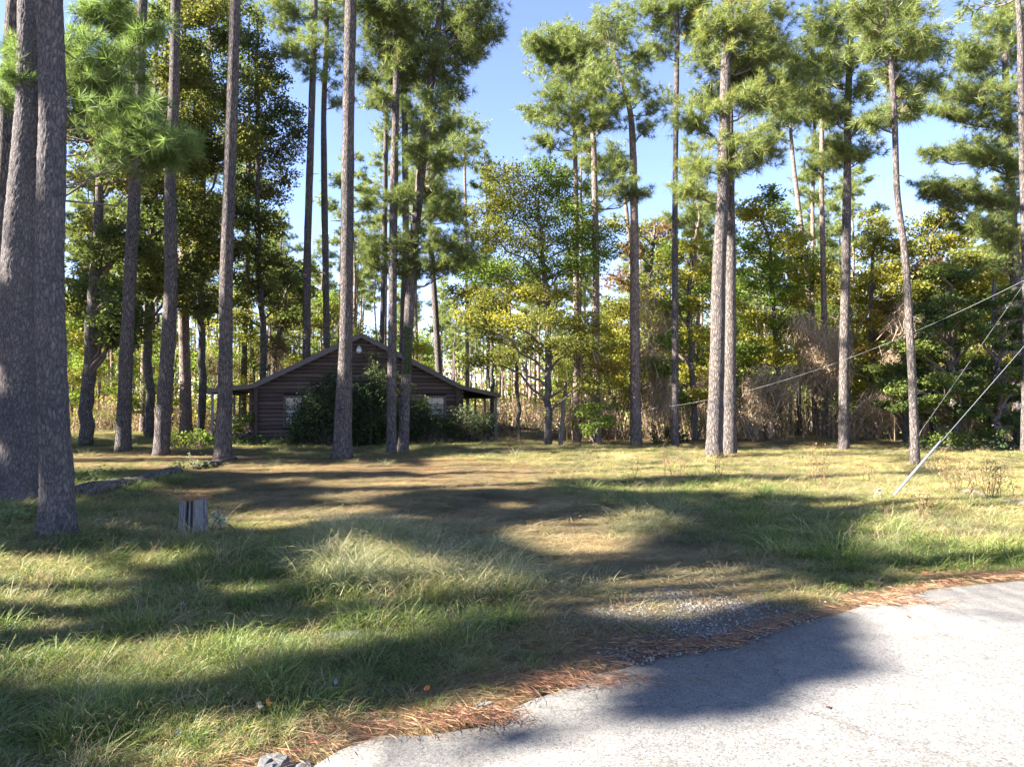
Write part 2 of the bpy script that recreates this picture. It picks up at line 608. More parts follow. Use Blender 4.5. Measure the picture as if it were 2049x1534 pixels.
L(b.outputs[0], out.inputs[0])
tag(g.obj('road', m, smooth=True), kind='structure')


# ------------------------------------------------------------------ foliage builders
PINE = np.array([0.150, 0.190, 0.060])


def needles(geo, C, D, size, k, w, rng, base=PINE, spread=1.0, var=0.25, warm=0.25):
    """k needles round each tuft centre C, leaning along D"""
    n = len(C)
    if n == 0:
        return
    C = np.repeat(C, k, 0)
    D = np.repeat(D, k, 0)
    sz = np.repeat(size, k) * rng.uniform(0.65, 1.15, n * k)
    d = norm(D * 0.75 + runit(n * k, rng) * spread)
    wdv = norm(np.cross(d, rng.normal(size=(n * k, 3)))) * (w * 0.5) * (sz / size.mean())[:, None]
    p0 = C + d * sz[:, None] * 0.08
    tip = C + d * sz[:, None]
    tip[:, 2] -= 0.08 * sz
    V = np.stack([p0 - wdv, p0 + wdv, tip], 1).reshape(-1, 3)
    F = np.arange(len(V)).reshape(-1, 3)
    tv = np.repeat(rng.uniform(1 - var, 1 + var, n), k) * rng.uniform(0.8, 1.2, n * k)
    wm = np.repeat(rng.random(n) ** 2 * warm, k)
    col = base[None, :] * tv[:, None] * (1 + wm[:, None] * np.array([1.2, 0.55, 0.0]))
    geo.add(V, F, np.repeat(col, 3, 0))


def leaves(geo, C, N, size, rng, base, var=0.3, warm=0.3, asp=0.55):
    n = len(C)
    if n == 0:
        return
    a = norm(np.cross(N, rng.normal(size=(n, 3))))
    bvec = np.cross(N, a)
    s = size * rng.uniform(0.6, 1.25, n)
    s = s[:, None]
    fold = N * s * 0.12
    V = np.stack([C - a * s * 0.55 + fold, C + a * s * 0.35 + bvec * s * asp * 0.72, C + a * s * 0.3 - bvec * s * asp * 0.72 - fold], 1).reshape(-1, 3)
    F = np.arange(n * 3).reshape(-1, 3)
    tv = rng.uniform(1 - var, 1 + var, n)[:, None]
    wm = (rng.random(n) ** 2 * warm)[:, None]
    col = np.asarray(base)[None, :] * tv * (1 + wm * np.array([.75, .48, 0.0]))
    geo.add(V, F, np.repeat(col, 3, 0))


def limb_path(p0, p1, rng, sag=0.12, n=6):
    t = np.linspace(0, 1, n)[:, None]
    L_ = np.linalg.norm(p1 - p0)
    pts = p0 + (p1 - p0) * t
    pts = pts + np.array([0, 0, -1]) * (np.sin(t * np.pi) * sag * L_)
    pts[1:-1] += rng.normal(size=(n - 2, 3)) * 0.035 * L_
    return pts


def pine_cluster(gb, gn, root, C, R, rng, dens=1.0, k=26, w=0.016, size=0.30, base=PINE, rlimb=0.035, keep=None, sides=5, warm=0.25):
    """one bough: a limb from the trunk to C, twigs filling the ellipsoid R, tufts on the twigs"""
    L_ = np.linalg.norm(C - root)
    path = limb_path(root, C, rng, n=5)
    area = R[0] * R[2]
    nt_ = max(4, int(9 * dens * math.sqrt(area / 0.6) + 3))
    tg = runit(nt_, rng)
    tg[:, 2] = tg[:, 2] * 0.8 + 0.15
    ends = C + tg * np.asarray(R) * rng.uniform(0.3, 1.15, (nt_, 1))
    tc, td = [], []
    bits = []
    for e in ends:
        s = path[rng.integers(max(1, len(path) - 4), len(path))]
        q = limb_path(s, e, rng, -0.06, 4)
        bits.append(q[[0, 2, 3]])
        m_ = max(3, int(5 * dens * np.linalg.norm(e - s) / 0.7 + 1))
        tt = rng.uniform(0.35, 1.0, m_)
        tt[0] = 1.0
        for t in tt:
            i = min(int(t * 3), 2)
            f = t * 3 - i
            p = q[i] * (1 - f) + q[i + 1] * f
            tc.append(p + rng.normal(size=3) * 0.16 * min(R))
            td.append(norm(norm(e - s) + np.array([0, 0, 0.35]) + rng.normal(size=3) * 0.35))
    tc, td = np.array(tc), np.array(td)
    if keep is not None:
        kp = keep(tc)
        tc, td = tc[kp], td[kp]
        bits = [q for q in bits if keep(q[-1:])[0]]
    if L_ > 0.05 and len(tc) and (keep is None or keep(path[1:4]).all()):
        V, F = tube(path, np.linspace(rlimb, rlimb * 0.35, len(path)), sides, False)
        gb.add(V, F)
    for q in bits:
        V, F = tube(q, np.linspace(rlimb * 0.32, 0.005, len(q)), 3, False)
        gb.add(V, F)
    needles(gn, tc, td, np.full(len(tc), size) * rng.uniform(0.8, 1.2, len(tc)), k, w, rng, base, warm=warm)


FEET = []


def pine(label, pts, w, Y, clusters=(), height=24.0, crown_from=None, group=None, seed=0, near=False, base=PINE, k=30, nw=0.0150, tsize=0.27, auto_n=7, auto_r=1.0, bark=None, dens=1.45, cat='pine tree', extra=None, warm=0.25):
    """pts: trunk centre as source pixels from foot upwards; w: trunk width in pixels at each; Y: depth of the foot (None: from the ground line)"""
    rng = np.random.default_rng(1000 + seed)
    if Y is None:
        Y = depth_at(pts[0][1])
    foot = P(pts[0][0], pts[0][1], Y)
    foot = np.array([foot[0], Y, 0.0])
    W = [P(a, b, Y) for a, b in pts]
    W[0] = foot + np.array([0, 0, -0.12])
    rad = [max(0.02, x * Y / FPX / 2) for x in w]
    for i in range(1, len(W)):
        W[i] = W[i] + np.array([0, rng.normal() * 0.05, 0])
    top = W[-1]
    if height > top[2] + 1:
        d = norm(top - W[max(0, len(W) - 3)])
        d = norm(d + np.array([0, 0, 1.5]))
        nseg = 4
        for i in range(1, nseg + 1):
            W.append(top + d * (height - top[2]) * i / nseg + rng.normal(size=3) * np.array([.1, .1, 0]))
            rad.append(max(0.03, rad[len(pts) - 1] * (1 - 0.85 * i / nseg)))
    W = np.array(W)
    zz = W[:, 2]
    n = 90 if near else 40
    tz = np.linspace(0, 1, n) ** 1.15
    tzz = zz[0] + (zz[-1] - zz[0]) * tz
    path = np.stack([np.interp(tzz, zz, W[:, 0]), np.interp(tzz, zz, W[:, 1]), tzz], 1)
    for _ in range(2):
        path[1:-1, :2] = (path[:-2, :2] + 2 * path[1:-1, :2] + path[2:, :2]) / 4
    rr = np.interp(tzz, zz, rad)
    rr = rr * (1 + 0.22 * np.exp(-np.maximum(tzz, 0) / 0.20)) * (1 + 0.02 * rng.normal(size=n))
    FEET.append((foot[0], foot[1], rr[3]))
    root = empty('pine_tree', foot, label, cat, group)
    gt = Geo()
    if near:
        V, F = bark_trunk(path, rr, rng)
    else:
        V, F = tube(path, rr, 14, True, 0.025, rng)
    gt.add(V, F)
    gt.obj('trunk', bark or (M_BARKNEAR if near else M_BARK), root, smooth=True, origin=foot)
    gb, gn = Geo(), Geo()

    def at(z):
        return np.array([np.interp(z, path[:, 2], path[:, 0]), np.interp(z, path[:, 2], path[:, 1]), z])
    for cl in clusters:
        cx, cyy, rx_, ry_ = cl[:4]
        yd = Y + (cl[4] if len(cl) > 4 else rng.normal() * 0.6)
        C = P(cx, cyy, yd)
        R = np.array([rx_, (rx_ + ry_) * 0.5, ry_]) * yd / FPX * 1.32
        hz = C[2] - abs(C[0] - foot[0]) * rng.uniform(0.0, 0.35) - 0.3
        s = at(np.clip(hz, 1.0, path[-1, 2] - 0.2))
        pine_cluster(gb, gn, s, C, R, rng, dens, k, nw, tsize, base, (0.5 if near else 1.0) * (0.022 + 0.008 * np.linalg.norm(C - s)), warm=warm)
    if crown_from is not None:
        auto_crown(gb, gn, at, crown_from, path[-1, 2], rng, auto_n, auto_r, 8, 0.06, 0.32, base, .5, warm=warm)
    if extra:
        extra(gb, gn, at, rng)
    # dead stubs below the crown
    for _ in range(3):
        z = rng.uniform(0.25, 0.6) * path[-1, 2]
        s = at(z)
        a = rng.uniform(0, 6.28)
        e = s + np.array([math.cos(a), math.sin(a), rng.uniform(-.1, .3)]) * rng.uniform(.25, .7)
        V, F = tube(np.stack([s, (s + e) / 2 + rng.normal(size=3) * .02, e]), [0.022, .014, .006], 4, False)
        gb.add(V, F)
    tag(gb.obj('branches', M_LIMB, root, origin=foot), kind='stuff')
    if gn.n:
        tag(gn.obj('crown', M_NEEDLE, root, origin=foot), kind='stuff')
    return root, foot, at


def auto_crown(gb, gn, at, z0, z1, rng, n, rmax, k, nw, tsize, base, dens=1.0, keep=None, warm=0.25):
    for i in range(n):
        f = (i + rng.random()) / n
        z = z0 + (z1 - z0) * f
        env = (0.45 + 1.9 * f) if f < 0.3 else 1.02 * (1 - (f - 0.3) / 0.7) ** 0.7 + 0.12
        a = i * 2.4 + rng.normal() * 0.4
        ln = 2.6 * rmax * env * rng.uniform(0.6, 1.1)
        C = at(min(z + 0.25 * ln, z1)) + np.array([math.cos(a), math.sin(a), 0]) * ln * 0.75
        r = (0.45 + 0.28 * ln) * rng.uniform(0.8, 1.15)
        pine_cluster(gb, gn, at(z), C, np.array([r, r, r * 0.6]), rng, dens, k, nw, tsize, base, 0.02 + 0.012 * ln, keep=keep, warm=warm)


def bark_trunk(path, rr, rng):
    """near trunk with its bark plates as relief"""
    m_ = 90
    n = 400
    zz = np.linspace(0, 1, n)
    src = np.linspace(0, 1, len(path))
    p = np.stack([np.interp(zz, src, path[:, i]) for i in range(3)], 1)
    r = np.interp(zz, src, rr)
    th = np.linspace(0, 2 * np.pi, m_, endpoint=False)
    # cellular pattern on the unrolled surface, periodic round the trunk
    R0 = float(np.mean(rr[:20]))
    circ = 2 * np.pi * R0
    nc = max(10, int(circ / 0.05))
    zlen = np.concatenate([[0], np.cumsum(np.linalg.norm(np.diff(p, axis=0), axis=1))])
    nr = int(zlen[-1] / 0.085)
    jit = rng.random((nr + 3, nc, 2))
    U = (th / (2 * np.pi) * nc)[None, :] + 1.5 * (vnoise(zlen[:, None] + 0 * th[None, :], 0 * zlen[:, None] + th[None, :] * 2, 0.5, 4) - 0.5)
    Vv = (zlen / 0.085)[:, None] + 1.3 * (vnoise(zlen[:, None] + 0 * th[None, :], 0 * zlen[:, None] + th[None, :] * 2, 0.35, 12) - 0.5)
    iu, iv = np.floor(U).astype(int), np.floor(Vv).astype(int)
    d1 = np.full(U.shape, 9.0)
    d2 = np.full(U.shape, 9.0)
    hv = np.zeros(U.shape)
    for du in (-1, 0, 1):
        for dv in (-1, 0, 1):
            a = (iu + du) % nc
            b_ = np.clip(iv + dv, 0, nr + 2)
            d = np.hypot(iu + du + jit[b_, a, 0] - U, (iv + dv + jit[b_, a, 1] - Vv))
            h_ = (jit[b_, a, 0] * 7.7 + jit[b_, a, 1] * 3.1) % 1
            nearer = d < d1
            d2 = np.where(nearer, d1, np.minimum(d2, d))
            hv = np.where(nearer, h_, hv)
            d1 = np.where(nearer, d, d1)
    plate = sstep(0.0, 0.22, d2 - d1)
    disp = (plate - 1) * 0.007 + hv * 0.006 * plate + 0.005 * rng.normal(size=U.shape) * plate * 0.5
    lob = 0.16 * np.exp(-np.maximum(p[:, 2:3], 0) / .22) * (np.cos(4 * th + rng.uniform(0, 6)) + .6 * np.cos(7 * th + 1))[None, :].clip(-.4, 1.2)
    rad = r[:, None] * (1 + lob) + disp
    V = np.stack([p[:, 0:1] + rad * np.cos(th), p[:, 1:2] + rad * np.sin(th), np.repeat(p[:, 2:3], m_, 1)], 2).reshape(-1, 3)
    i = np.arange(n - 1)[:, None] * m_
    j = np.arange(m_)[None, :]
    j2 = (j + 1) % m_
    a, b_, c_, d_ = (i + j).ravel(), (i + j2).ravel(), (i + m_ + j2).ravel(), (i + m_ + j).ravel()
    return V, np.concatenate([np.stack([a, b_, c_], 1), np.stack([a, c_, d_], 1)])


def leaf_cluster(gb, gl, root, C, R, rng, n, size, base, rl=0.025, up=0.7, warm=0.3, droop=0.1):
    if np.linalg.norm(C - root) > 0.1:
        path = limb_path(root, C, rng, -0.08)
        V, F = tube(path, np.linspace(rl, rl * 0.3, len(path)), 5, False)
        gb.add(V, F)
    k = 7
    tg = runit(k, rng)
    ends = C + tg * R * rng.uniform(0.5, 1.0, (k, 1))
    for e in ends:
        q = limb_path(C + (root - C) * rng.uniform(0, 0.3), e, rng, -0.05, 4)
        V, F = tube(q, np.linspace(rl * 0.35, 0.004, 4), 3, False)
        gb.add(V, F)
    # leaves sit in small sprays round the twig ends
    ns = max(4, n // 14)
    sc = C + runit(ns, rng) * R * (rng.random((ns, 1)) ** 0.45)
    idx = rng.integers(0, ns, n)
    off = rng.normal(size=(n, 3)) * np.array([1, 1, 0.45]) * (0.16 * float(np.mean(R)) + 0.04)
    pos = sc[idx] + off
    tone = rng.uniform(0.75, 1.25, ns)[idx]
    N = norm(runit(n, rng) + np.array([0, 0, up]))
    g2 = Geo()
    leaves(gl, pos, N, size, rng, base, 0.3, warm)
    gl.C[-1] = gl.C[-1] * np.repeat(tone, 3)[:, None]


def broadleaf(label, pts, w, Y, clusters, base, seed=0, n=260, size=0.09, name='broadleaf_tree', cat='tree', group=None, up=0.7, warm=0.3, alt=None, bark=None):
    rng = np.random.default_rng(3000 + seed)
    if Y is None:
        Y = depth_at(pts[0][1])
    foot = P(pts[0][0], pts[0][1], Y)
    foot = np.array([foot[0], Y, 0.0])
    W = [P(a, b, Y) for a, b in pts]
    W[0] = foot - np.array([0, 0, 0.1])
    W = np.array(W)
    rad = np.maximum(0.012, np.array(w) * Y / FPX / 2)
    n_ = 24
    t0 = np.linspace(0, 1, len(W))
    tt = np.linspace(0, 1, n_)
    path = np.stack([np.interp(tt, t0, W[:, i]) for i in range(3)], 1)
    path[1:-1] += rng.normal(size=(n_ - 2, 3)) * 0.03
    rr = np.interp(tt, t0, rad)
    root = empty(name, foot, label, cat, group)
    gt = Geo()
    V, F = tube(path, rr, 9, True, 0.03, rng)
    gt.add(V, F)
    gt.obj('trunk', bark or M_OAKBARK, root, smooth=True, origin=foot)
    gb, gl = Geo(), Geo()
    for cl in clusters:
        cx, cyy, rx_, ry_ = cl[:4]
        yd = Y + (cl[4] if len(cl) > 4 and cl[4] is not None else rng.normal() * 1.0)
        col = cl[5] if len(cl) > 5 else (base if alt is None or rng.random() < 0.6 else alt)
        C = P(cx, cyy, yd)
        R = np.array([rx_, (rx_ + ry_) * 0.5, ry_]) * yd / FPX
        k = int(np.argmin(np.abs(path[:, 2] - (C[2] - 0.4 * np.linalg.norm(C[:2] - foot[:2]) - 0.3))))
        k = max(k, 3)
        nn = int(4.6 * n * (R[0] * R[2]) / 0.8 + 140)
        leaf_cluster(gb, gl, path[k], C, R, rng, nn, size * 1.4, col, 0.02 + 0.3 * rr[k], up, warm)
    tag(gb.obj('branches', M_LIMB, root, origin=foot), kind='stuff')
    tag(gl.obj('crown', M_LEAF, root, origin=foot), kind='stuff')
    return root


def fill(poly, n, r, rng, Yr=None, asp=0.75):
    """n clusters of about r pixels inside a pixel polygon"""
    poly = np.array(poly, float)
    lo, hi = poly.min(0), poly.max(0)
    out = []
    x1, y1 = poly[:, 0], poly[:, 1]
    x2, y2 = np.roll(x1, -1), np.roll(y1, -1)
    while len(out) < n:
        p = rng.uniform(lo, hi)
        cross = ((y1 > p[1]) != (y2 > p[1])) & (p[0] < (x2 - x1) * (p[1] - y1) / (y2 - y1 + 1e-9) + x1)
        if cross.sum() % 2:
            rr = r * rng.uniform(0.7, 1.25)
            out.append((p[0], p[1], rr, rr * asp) + ((rng.uniform(*Yr),) if Yr else ()))
    return out

# ------------------------------------------------------------------ log cabin
CAB_A = math.radians(15)
CAB_U = np.array([math.cos(CAB_A), math.sin(CAB_A), 0.0])
CAB_W, CAB_D = 8.16, 8.4
CAB_L = np.array([-10.28, 27.5, 0.0])
M_LOG = plain_mat('weathered_log', (0.105, 0.078, 0.064), 0.5, 5.0, 0.85, 0.2, (1.0, 9.0, 9.0), 0.5, attr=True)
M_LOGEND = plain_mat('log_end_grain', (0.085, 0.058, 0.045), 0.4, 12.0, 0.9, 0.1)
M_TRIM = plain_mat('grey_trim_board', (0.125, 0.108, 0.098), 0.35, 6.0, 0.8, 0.2, (1, 6, 6), 0.3)
M_ROOF = plain_mat('weathered_shingle', (0.10, 0.085, 0.07), 0.4, 9.0, 0.95, 0.1, bump=0.4, attr=True)
M_DARK = plain_mat('dark_recess', (0.02, 0.018, 0.016), 0.2)
M_CURT = plain_mat('white_window_blind', (0.62, 0.65, 0.66), 0.08, 3.0)
M_WFRAME = plain_mat('white_window_paint', (0.60, 0.60, 0.58), 0.15, 8.0, 0.6)
M_POST = plain_mat('grey_green_post_paint', (0.16, 0.18, 0.17), 0.3, 8.0, 0.8)
M_STONE = plain_mat('grey_stone', (0.085, 0.085, 0.083), 0.35, 9.0, 0.9, 0.2, bump=0.5)
m, nt, out = new_mat('window_glass')
b = nd(nt, 'ShaderNodeBsdfPrincipled', i_Roughness=0.03, i_IOR=1.45)
b.inputs['Base Color'].default_value = (0.85, 0.9, 0.92, 1)
b.inputs['Transmission Weight'].default_value = 1.0
b.inputs['Alpha'].default_value = 0.55
nt.links.new(b.outputs[0], out.inputs[0])
M_GLASS = m

cab = empty('log_cabin', CAB_L, 'dark log cabin with a low gable and side porches, half hidden behind shrubs and pines', 'cabin', rz=CAB_A)
EAVE, RIDGE, LOGH, BASE = 2.36, 4.42, 0.163, 0.22
SLOPE = (RIDGE - EAVE) / (CAB_W / 2)
crng = np.random.default_rng(5)


def log_mesh(p0, p1, r=0.088, n=10):
    g = Geo()
    p0, p1 = np.asarray(p0, float), np.asarray(p1, float)
    k = max(2, int(np.linalg.norm(p1 - p0) / 0.7) + 1)
    pts = p0 + (p1 - p0) * np.linspace(0, 1, k)[:, None]
    pts[1:-1] += crng.normal(size=(k - 2, 3)) * 0.004
    V, F = tube(pts, r * crng.uniform(0.96, 1.05), n, False)
    g.add(V, F, np.ones(3) * crng.uniform(0.7, 1.35) * np.array([1, crng.uniform(.92, 1.06), crng.uniform(.9, 1.1)]))
    V, F = tube(np.stack([pts[0], pts[-1]]), r, n, True)
    g.add(V, F[-2 * n:], np.ones(3), 1)
    return g


WINS = [(1.42, 0.78, 0.62, 1.93), (7.25, 0.85, 0.90, 1.93), (4.6, 0.8, 0.85, 1.93)]  # centre, width, sill, head
nrow = 0
z = BASE + LOGH / 2
while z < RIDGE - 0.12:
    hi = (CAB_W if z < EAVE else None)
    if z < EAVE:
        a, b_ = -0.28, CAB_W + 0.28
    else:
        half = (RIDGE - z - 0.06) / SLOPE
        a, b_ = CAB_W / 2 - half, CAB_W / 2 + half
    cuts = sorted([(c_ - w_ / 2, c_ + w_ / 2) for c_, w_, s0, s1 in WINS if s0 - 0.02 < z < s1 + 0.02 and a < c_ < b_])
    segs, cur = [], a
    for c0, c1 in cuts:
        segs.append((cur, c0))
        cur = c1
    segs.append((cur, b_))
    for s0, s1 in segs:
        if s1 - s0 > 0.1:
            log_mesh((s0, 0, z), (s1, 0, z)).obj('log', [M_LOG, M_LOGEND], cab, smooth=True)
    # back wall and, half a course higher, the side walls
    log_mesh((a, CAB_D, z), (b_, CAB_D, z)).obj('log', [M_LOG, M_LOGEND], cab, smooth=True)
    zs = z + LOGH / 2
    if zs < EAVE - 0.02:
        for u in (0.0, CAB_W):
            log_mesh((u, -0.28, zs), (u, CAB_D + 0.28, zs)).obj('log', [M_LOG, M_LOGEND], cab, smooth=True)
    z += LOGH
g = Geo()
for bx_ in ((CAB_W / 2, 0.0, BASE / 2 - 0.05, CAB_W, 0.14, BASE + 0.1), (CAB_W / 2, CAB_D, BASE / 2 - 0.05, CAB_W, 0.14, BASE + 0.1),
            (0, CAB_D / 2, BASE / 2 - 0.05, 0.14, CAB_D - 0.16, BASE + 0.1), (CAB_W, CAB_D / 2, BASE / 2 - 0.05, 0.14, CAB_D - 0.16, BASE + 0.1)):
    g.add(*box(bx_[:3], bx_[3:]))
g.obj('foundation', M_STONE, cab)
# chinking behind the logs closes the walls, with openings left at the windows
g = Geo()
xs_ = sorted([0.0, CAB_W] + [v for c_, w_, s0, s1 in WINS for v in (c_ - w_ / 2, c_ + w_ / 2)])
for i in range(len(xs_) - 1):
    a, b_ = xs_[i], xs_[i + 1]
    win = [w for w in WINS if abs((a + b_) / 2 - w[0]) < 0.05]
    zt = EAVE + 0.02
    if win:
        g.add(*box(((a + b_) / 2, 0.005, (BASE + win[0][2]) / 2), (b_ - a, 0.05, win[0][2] - BASE)))
        g.add(*box(((a + b_) / 2, 0.005, (zt + win[0][3]) / 2), (b_ - a, 0.05, zt - win[0][3])))
    else:
        g.add(*box(((a + b_) / 2, 0.005, (BASE + zt) / 2), (b_ - a, 0.05, zt - BASE)))
for v in (0.005, CAB_D):
    V = np.array([[0.05, v - .02, EAVE + .021], [CAB_W - .05, v - .02, EAVE + .021], [CAB_W / 2, v - .02, RIDGE - .1], [0.05, v + .02, EAVE + .021], [CAB_W - .05, v + .02, EAVE + .021], [CAB_W / 2, v + .02, RIDGE - .1]])
    g.add(V, [[0, 1, 2], [3, 5, 4], [0, 2, 5], [0, 5, 3], [1, 4, 5], [1, 5, 2], [0, 3, 4], [0, 4, 1]])
g.add(*box((CAB_W / 2, CAB_D, (BASE + EAVE) / 2), (CAB_W - .1, 0.05, EAVE - BASE)))
for u in (0, CAB_W):
    g.add(*box((u, CAB_D / 2, (BASE + EAVE) / 2), (0.05, CAB_D - .1, EAVE - BASE - .05)))
g.obj('chinking', M_DARK, cab)
for c_, w_, s0, s1 in WINS:
    h_ = s1 - s0
    zc = (s0 + s1) / 2
    g = Geo()
    for q in (((c_ - w_ / 2 + .04), zc, .08, h_), ((c_ + w_ / 2 - .04), zc, .08, h_)):
        g.add(*box((q[0], -0.07, q[1]), (q[2], 0.14, q[3])))
    for zz_ in (s0 + .04, s1 - .04):
        g.add(*box((c_, -0.072, zz_), (w_ - .162, 0.136, .08)))
    wdw = g.obj('window', M_TRIM, cab)
    g = Geo()
    g.add(*box((c_, -0.045, zc), (w_ - .17, 0.006, h_ - .17)))
    g.obj('pane', M_GLASS, wdw)
    g = Geo()
    for k in range(int((h_ - .18) / .05)):
        g.add(*bar((c_ - w_ / 2 + .09, 0.02, s0 + .11 + k * .05), (c_ + w_ / 2 - .09, 0.02, s0 + .11 + k * .05), 0.004, 0.052))
    g.obj('blind', M_CURT, wdw)
    for fx in (-0.17, 0.17):
        g = Geo()
        g.add(*box((c_ + fx * (w_ - .16), -0.056, zc), (0.022, 0.014, h_ - .17)))
        g.obj('muntin', M_WFRAME, wdw)
    for fz in (-.25, 0.0, .25):
        g = Geo()
        g.add(*box((c_, -0.0575, zc + fz * (h_ - .17)), (w_ - .17, 0.012, 0.024 if fz else .04)))
        g.obj('muntin', M_WFRAME, wdw)
# roof: two main slopes, two shallower porch roofs
OV = 0.42
PLW, PRW = 1.78, 1.85
PDROP_L, PDROP_R = 0.20, 0.36


def slab(poly, th, col=1.0):
    """a sloped slab over four corner points"""
    q = np.array(poly, float)
    nrm = norm(np.cross(q[1] - q[0], q[3] - q[0]))
    if nrm[2] < 0:
        nrm = -nrm
    V = np.concatenate([q, q - nrm * th])
    F = [[0, 1, 2], [0, 2, 3], [4, 6, 5], [4, 7, 6]]
    for i in range(4):
        j = (i + 1) % 4
        F += [[i, i + 4, j + 4], [i, j + 4, j]]
    return V, np.array(F), np.ones(3) * col


top = RIDGE + 0.09
ev = EAVE + 0.09
for side in (0, 1):
    xr = CAB_W / 2
    xe = -0.12 if side == 0 else CAB_W + 0.12
    xo = -PLW if side == 0 else CAB_W + PRW
    drop = PDROP_L if side == 0 else PDROP_R
    ze = top - (abs(xe - xr)) * SLOPE
    zo = ze - drop
    g = Geo()
    g.add(*slab([(xr, -OV, top), (xe, -OV, ze), (xe, CAB_D + OV, ze), (xr, CAB_D + OV, top)], 0.05))
    rf = g.obj('roof', M_ROOF, cab)
    # courses of shingles, each lapping the one below
    nc = 24
    g = Geo()
    for k in range(nc):
        f0, f1 = k / nc, min(1, (k + 1.25) / nc)
        A = np.array([xe + (xr - xe) * f0, 0, ze + (top - ze) * f0 + 0.022])
        B_ = np.array([xe + (xr - xe) * f1, 0, ze + (top - ze) * f1 + 0.006])
        for q in range(18):
            y0 = -OV + (CAB_D + 2 * OV) * q / 18 + 0.01
            y1 = -OV + (CAB_D + 2 * OV) * (q + 1) / 18
            g.add(*slab([(A[0], y0, A[2]), (A[0], y1, A[2]), (B_[0], y1, B_[2]), (B_[0], y0, B_[2])], 0.008, crng.uniform(.7, 1.3)))
    tag(g.obj('shingles', M_ROOF, rf), kind='stuff')
    g = Geo()
    g.add(*slab([(xe, -OV, ze - .002), (xo, -OV, zo), (xo, CAB_D + OV, zo), (xe, CAB_D + OV, ze - .002)], 0.05))
    g.obj('porch_roof', M_ROOF, cab)
    g = Geo()
    for yb in (-OV - 0.02, CAB_D + OV + 0.02):
        g = Geo()
        g.add(*bar((xr, yb, top - .09), (xe, yb, ze - .09), 0.036, 0.20))
        g.obj('fascia_board', M_TRIM, cab)
        g = Geo()
        g.add(*bar((xe + (-.003 if side == 0 else .003), yb - .002, ze - .09), (xo, yb - .002, zo - .09), 0.036, 0.17))
        g.obj('fascia_board', M_TRIM, cab)
    g = Geo()
    g.add(*bar((xo + (.03 if side == 0 else -.03), -OV, zo - .1), (xo + (.03 if side == 0 else -.03), CAB_D + OV, zo - .1), 0.036, 0.15))
    g.obj('fascia_board', M_TRIM, cab)
    # porch: deck, posts, a beam
    g = Geo()
    xm = (xo + (0 if side == 0 else CAB_W)) / 2
    wdk = abs(xo - (0 if side == 0 else CAB_W)) - .2
    for k in range(9):
        g.add(*box((xm, 0.3 + (CAB_D - 0.6) * (k + .5) / 9, 0.17), (wdk, (CAB_D - .6) / 9 - .012, 0.05)))
    g.obj('porch_deck', M_TRIM, cab)
    px_ = xo + (.16 if side == 0 else -.16)
    for yv in (-0.2, 1.95, 4.1, 6.25, 8.3):
        g = Geo()
        g.add(*box((px_, yv, (zo - .18) / 2), (0.09, 0.09, zo - .12)))
        g.obj('porch_post', M_POST, cab)
    g = Geo()
    g.add(*bar((px_, -.3, zo - .15), (px_, CAB_D + .3, zo - .15), 0.08, 0.13))
    g.obj('porch_beam', M_TRIM, cab)
    if side == 0:
        for yv in (-0.1, 2.05, 4.2):
            g = Geo()
            g.add(*bar((px_, yv, .95), (px_, yv + 2.0, .95), 0.05, 0.08))
            g.add(*bar((px_, yv, .32), (px_, yv + 2.0, .32), 0.05, 0.07))
            g.add(*bar((px_ + .005, yv + .05, .36), (px_ + .005, yv + 1.95, .91), 0.03, 0.06))
            g.add(*bar((px_ - .03, yv + .05, .91), (px_ - .03, yv + 1.95, .36), 0.03, 0.06))
            g.obj('railing', M_TRIM, cab)
        g = Geo()
        g.add(*bar((px_ + .05, 0.05, .95), (-.3, 0.05, .95), 0.05, 0.08))
        g.add(*bar((px_ + .05, 0.05, .32), (-.3, 0.05, .32), 0.05, 0.07))
        g.add(*bar((px_ + .05, 0.05, .36), (-.3, 0.06, .91), 0.03, 0.06))
        g.add(*bar((px_ + .05, 0.02, .91), (-.3, 0.015, .36), 0.03, 0.06))
        g.obj('railing', M_TRIM, cab)
# pale yard light under the ridge
g = Geo()
V, F = tube([(4.0, -.10, 3.98), (4.0, -.22, 4.0), (4.0, -.3, 3.97)], 0.025, 8)
g.add(V, F)
th = np.array([(0.0, .04), (-.03, .09), (-.08, .10), (-.10, .09)])
V, F = tube([(4.0, -.3, 3.97 + a) for a, b_ in th], [b_ for a, b_ in th], 14)
g.add(V, F)
lamp = g.obj('yard_light', plain_mat('pale_metal', (0.5, 0.5, 0.5), 0.1, 4, 0.5), cab, smooth=True)
g = Geo()
zb = np.linspace(0, -.19, 8)
V, F = tube([(4.0, -.3, 3.868 + a) for a in zb], [.075, .10, .115, .12, .115, .10, .07, .02], 14)
g.add(V, F)
g.obj('globe', plain_mat('milky_glass', (0.7, 0.72, 0.72), 0.05, 4, 0.25, 0.5), lamp, smooth=True)

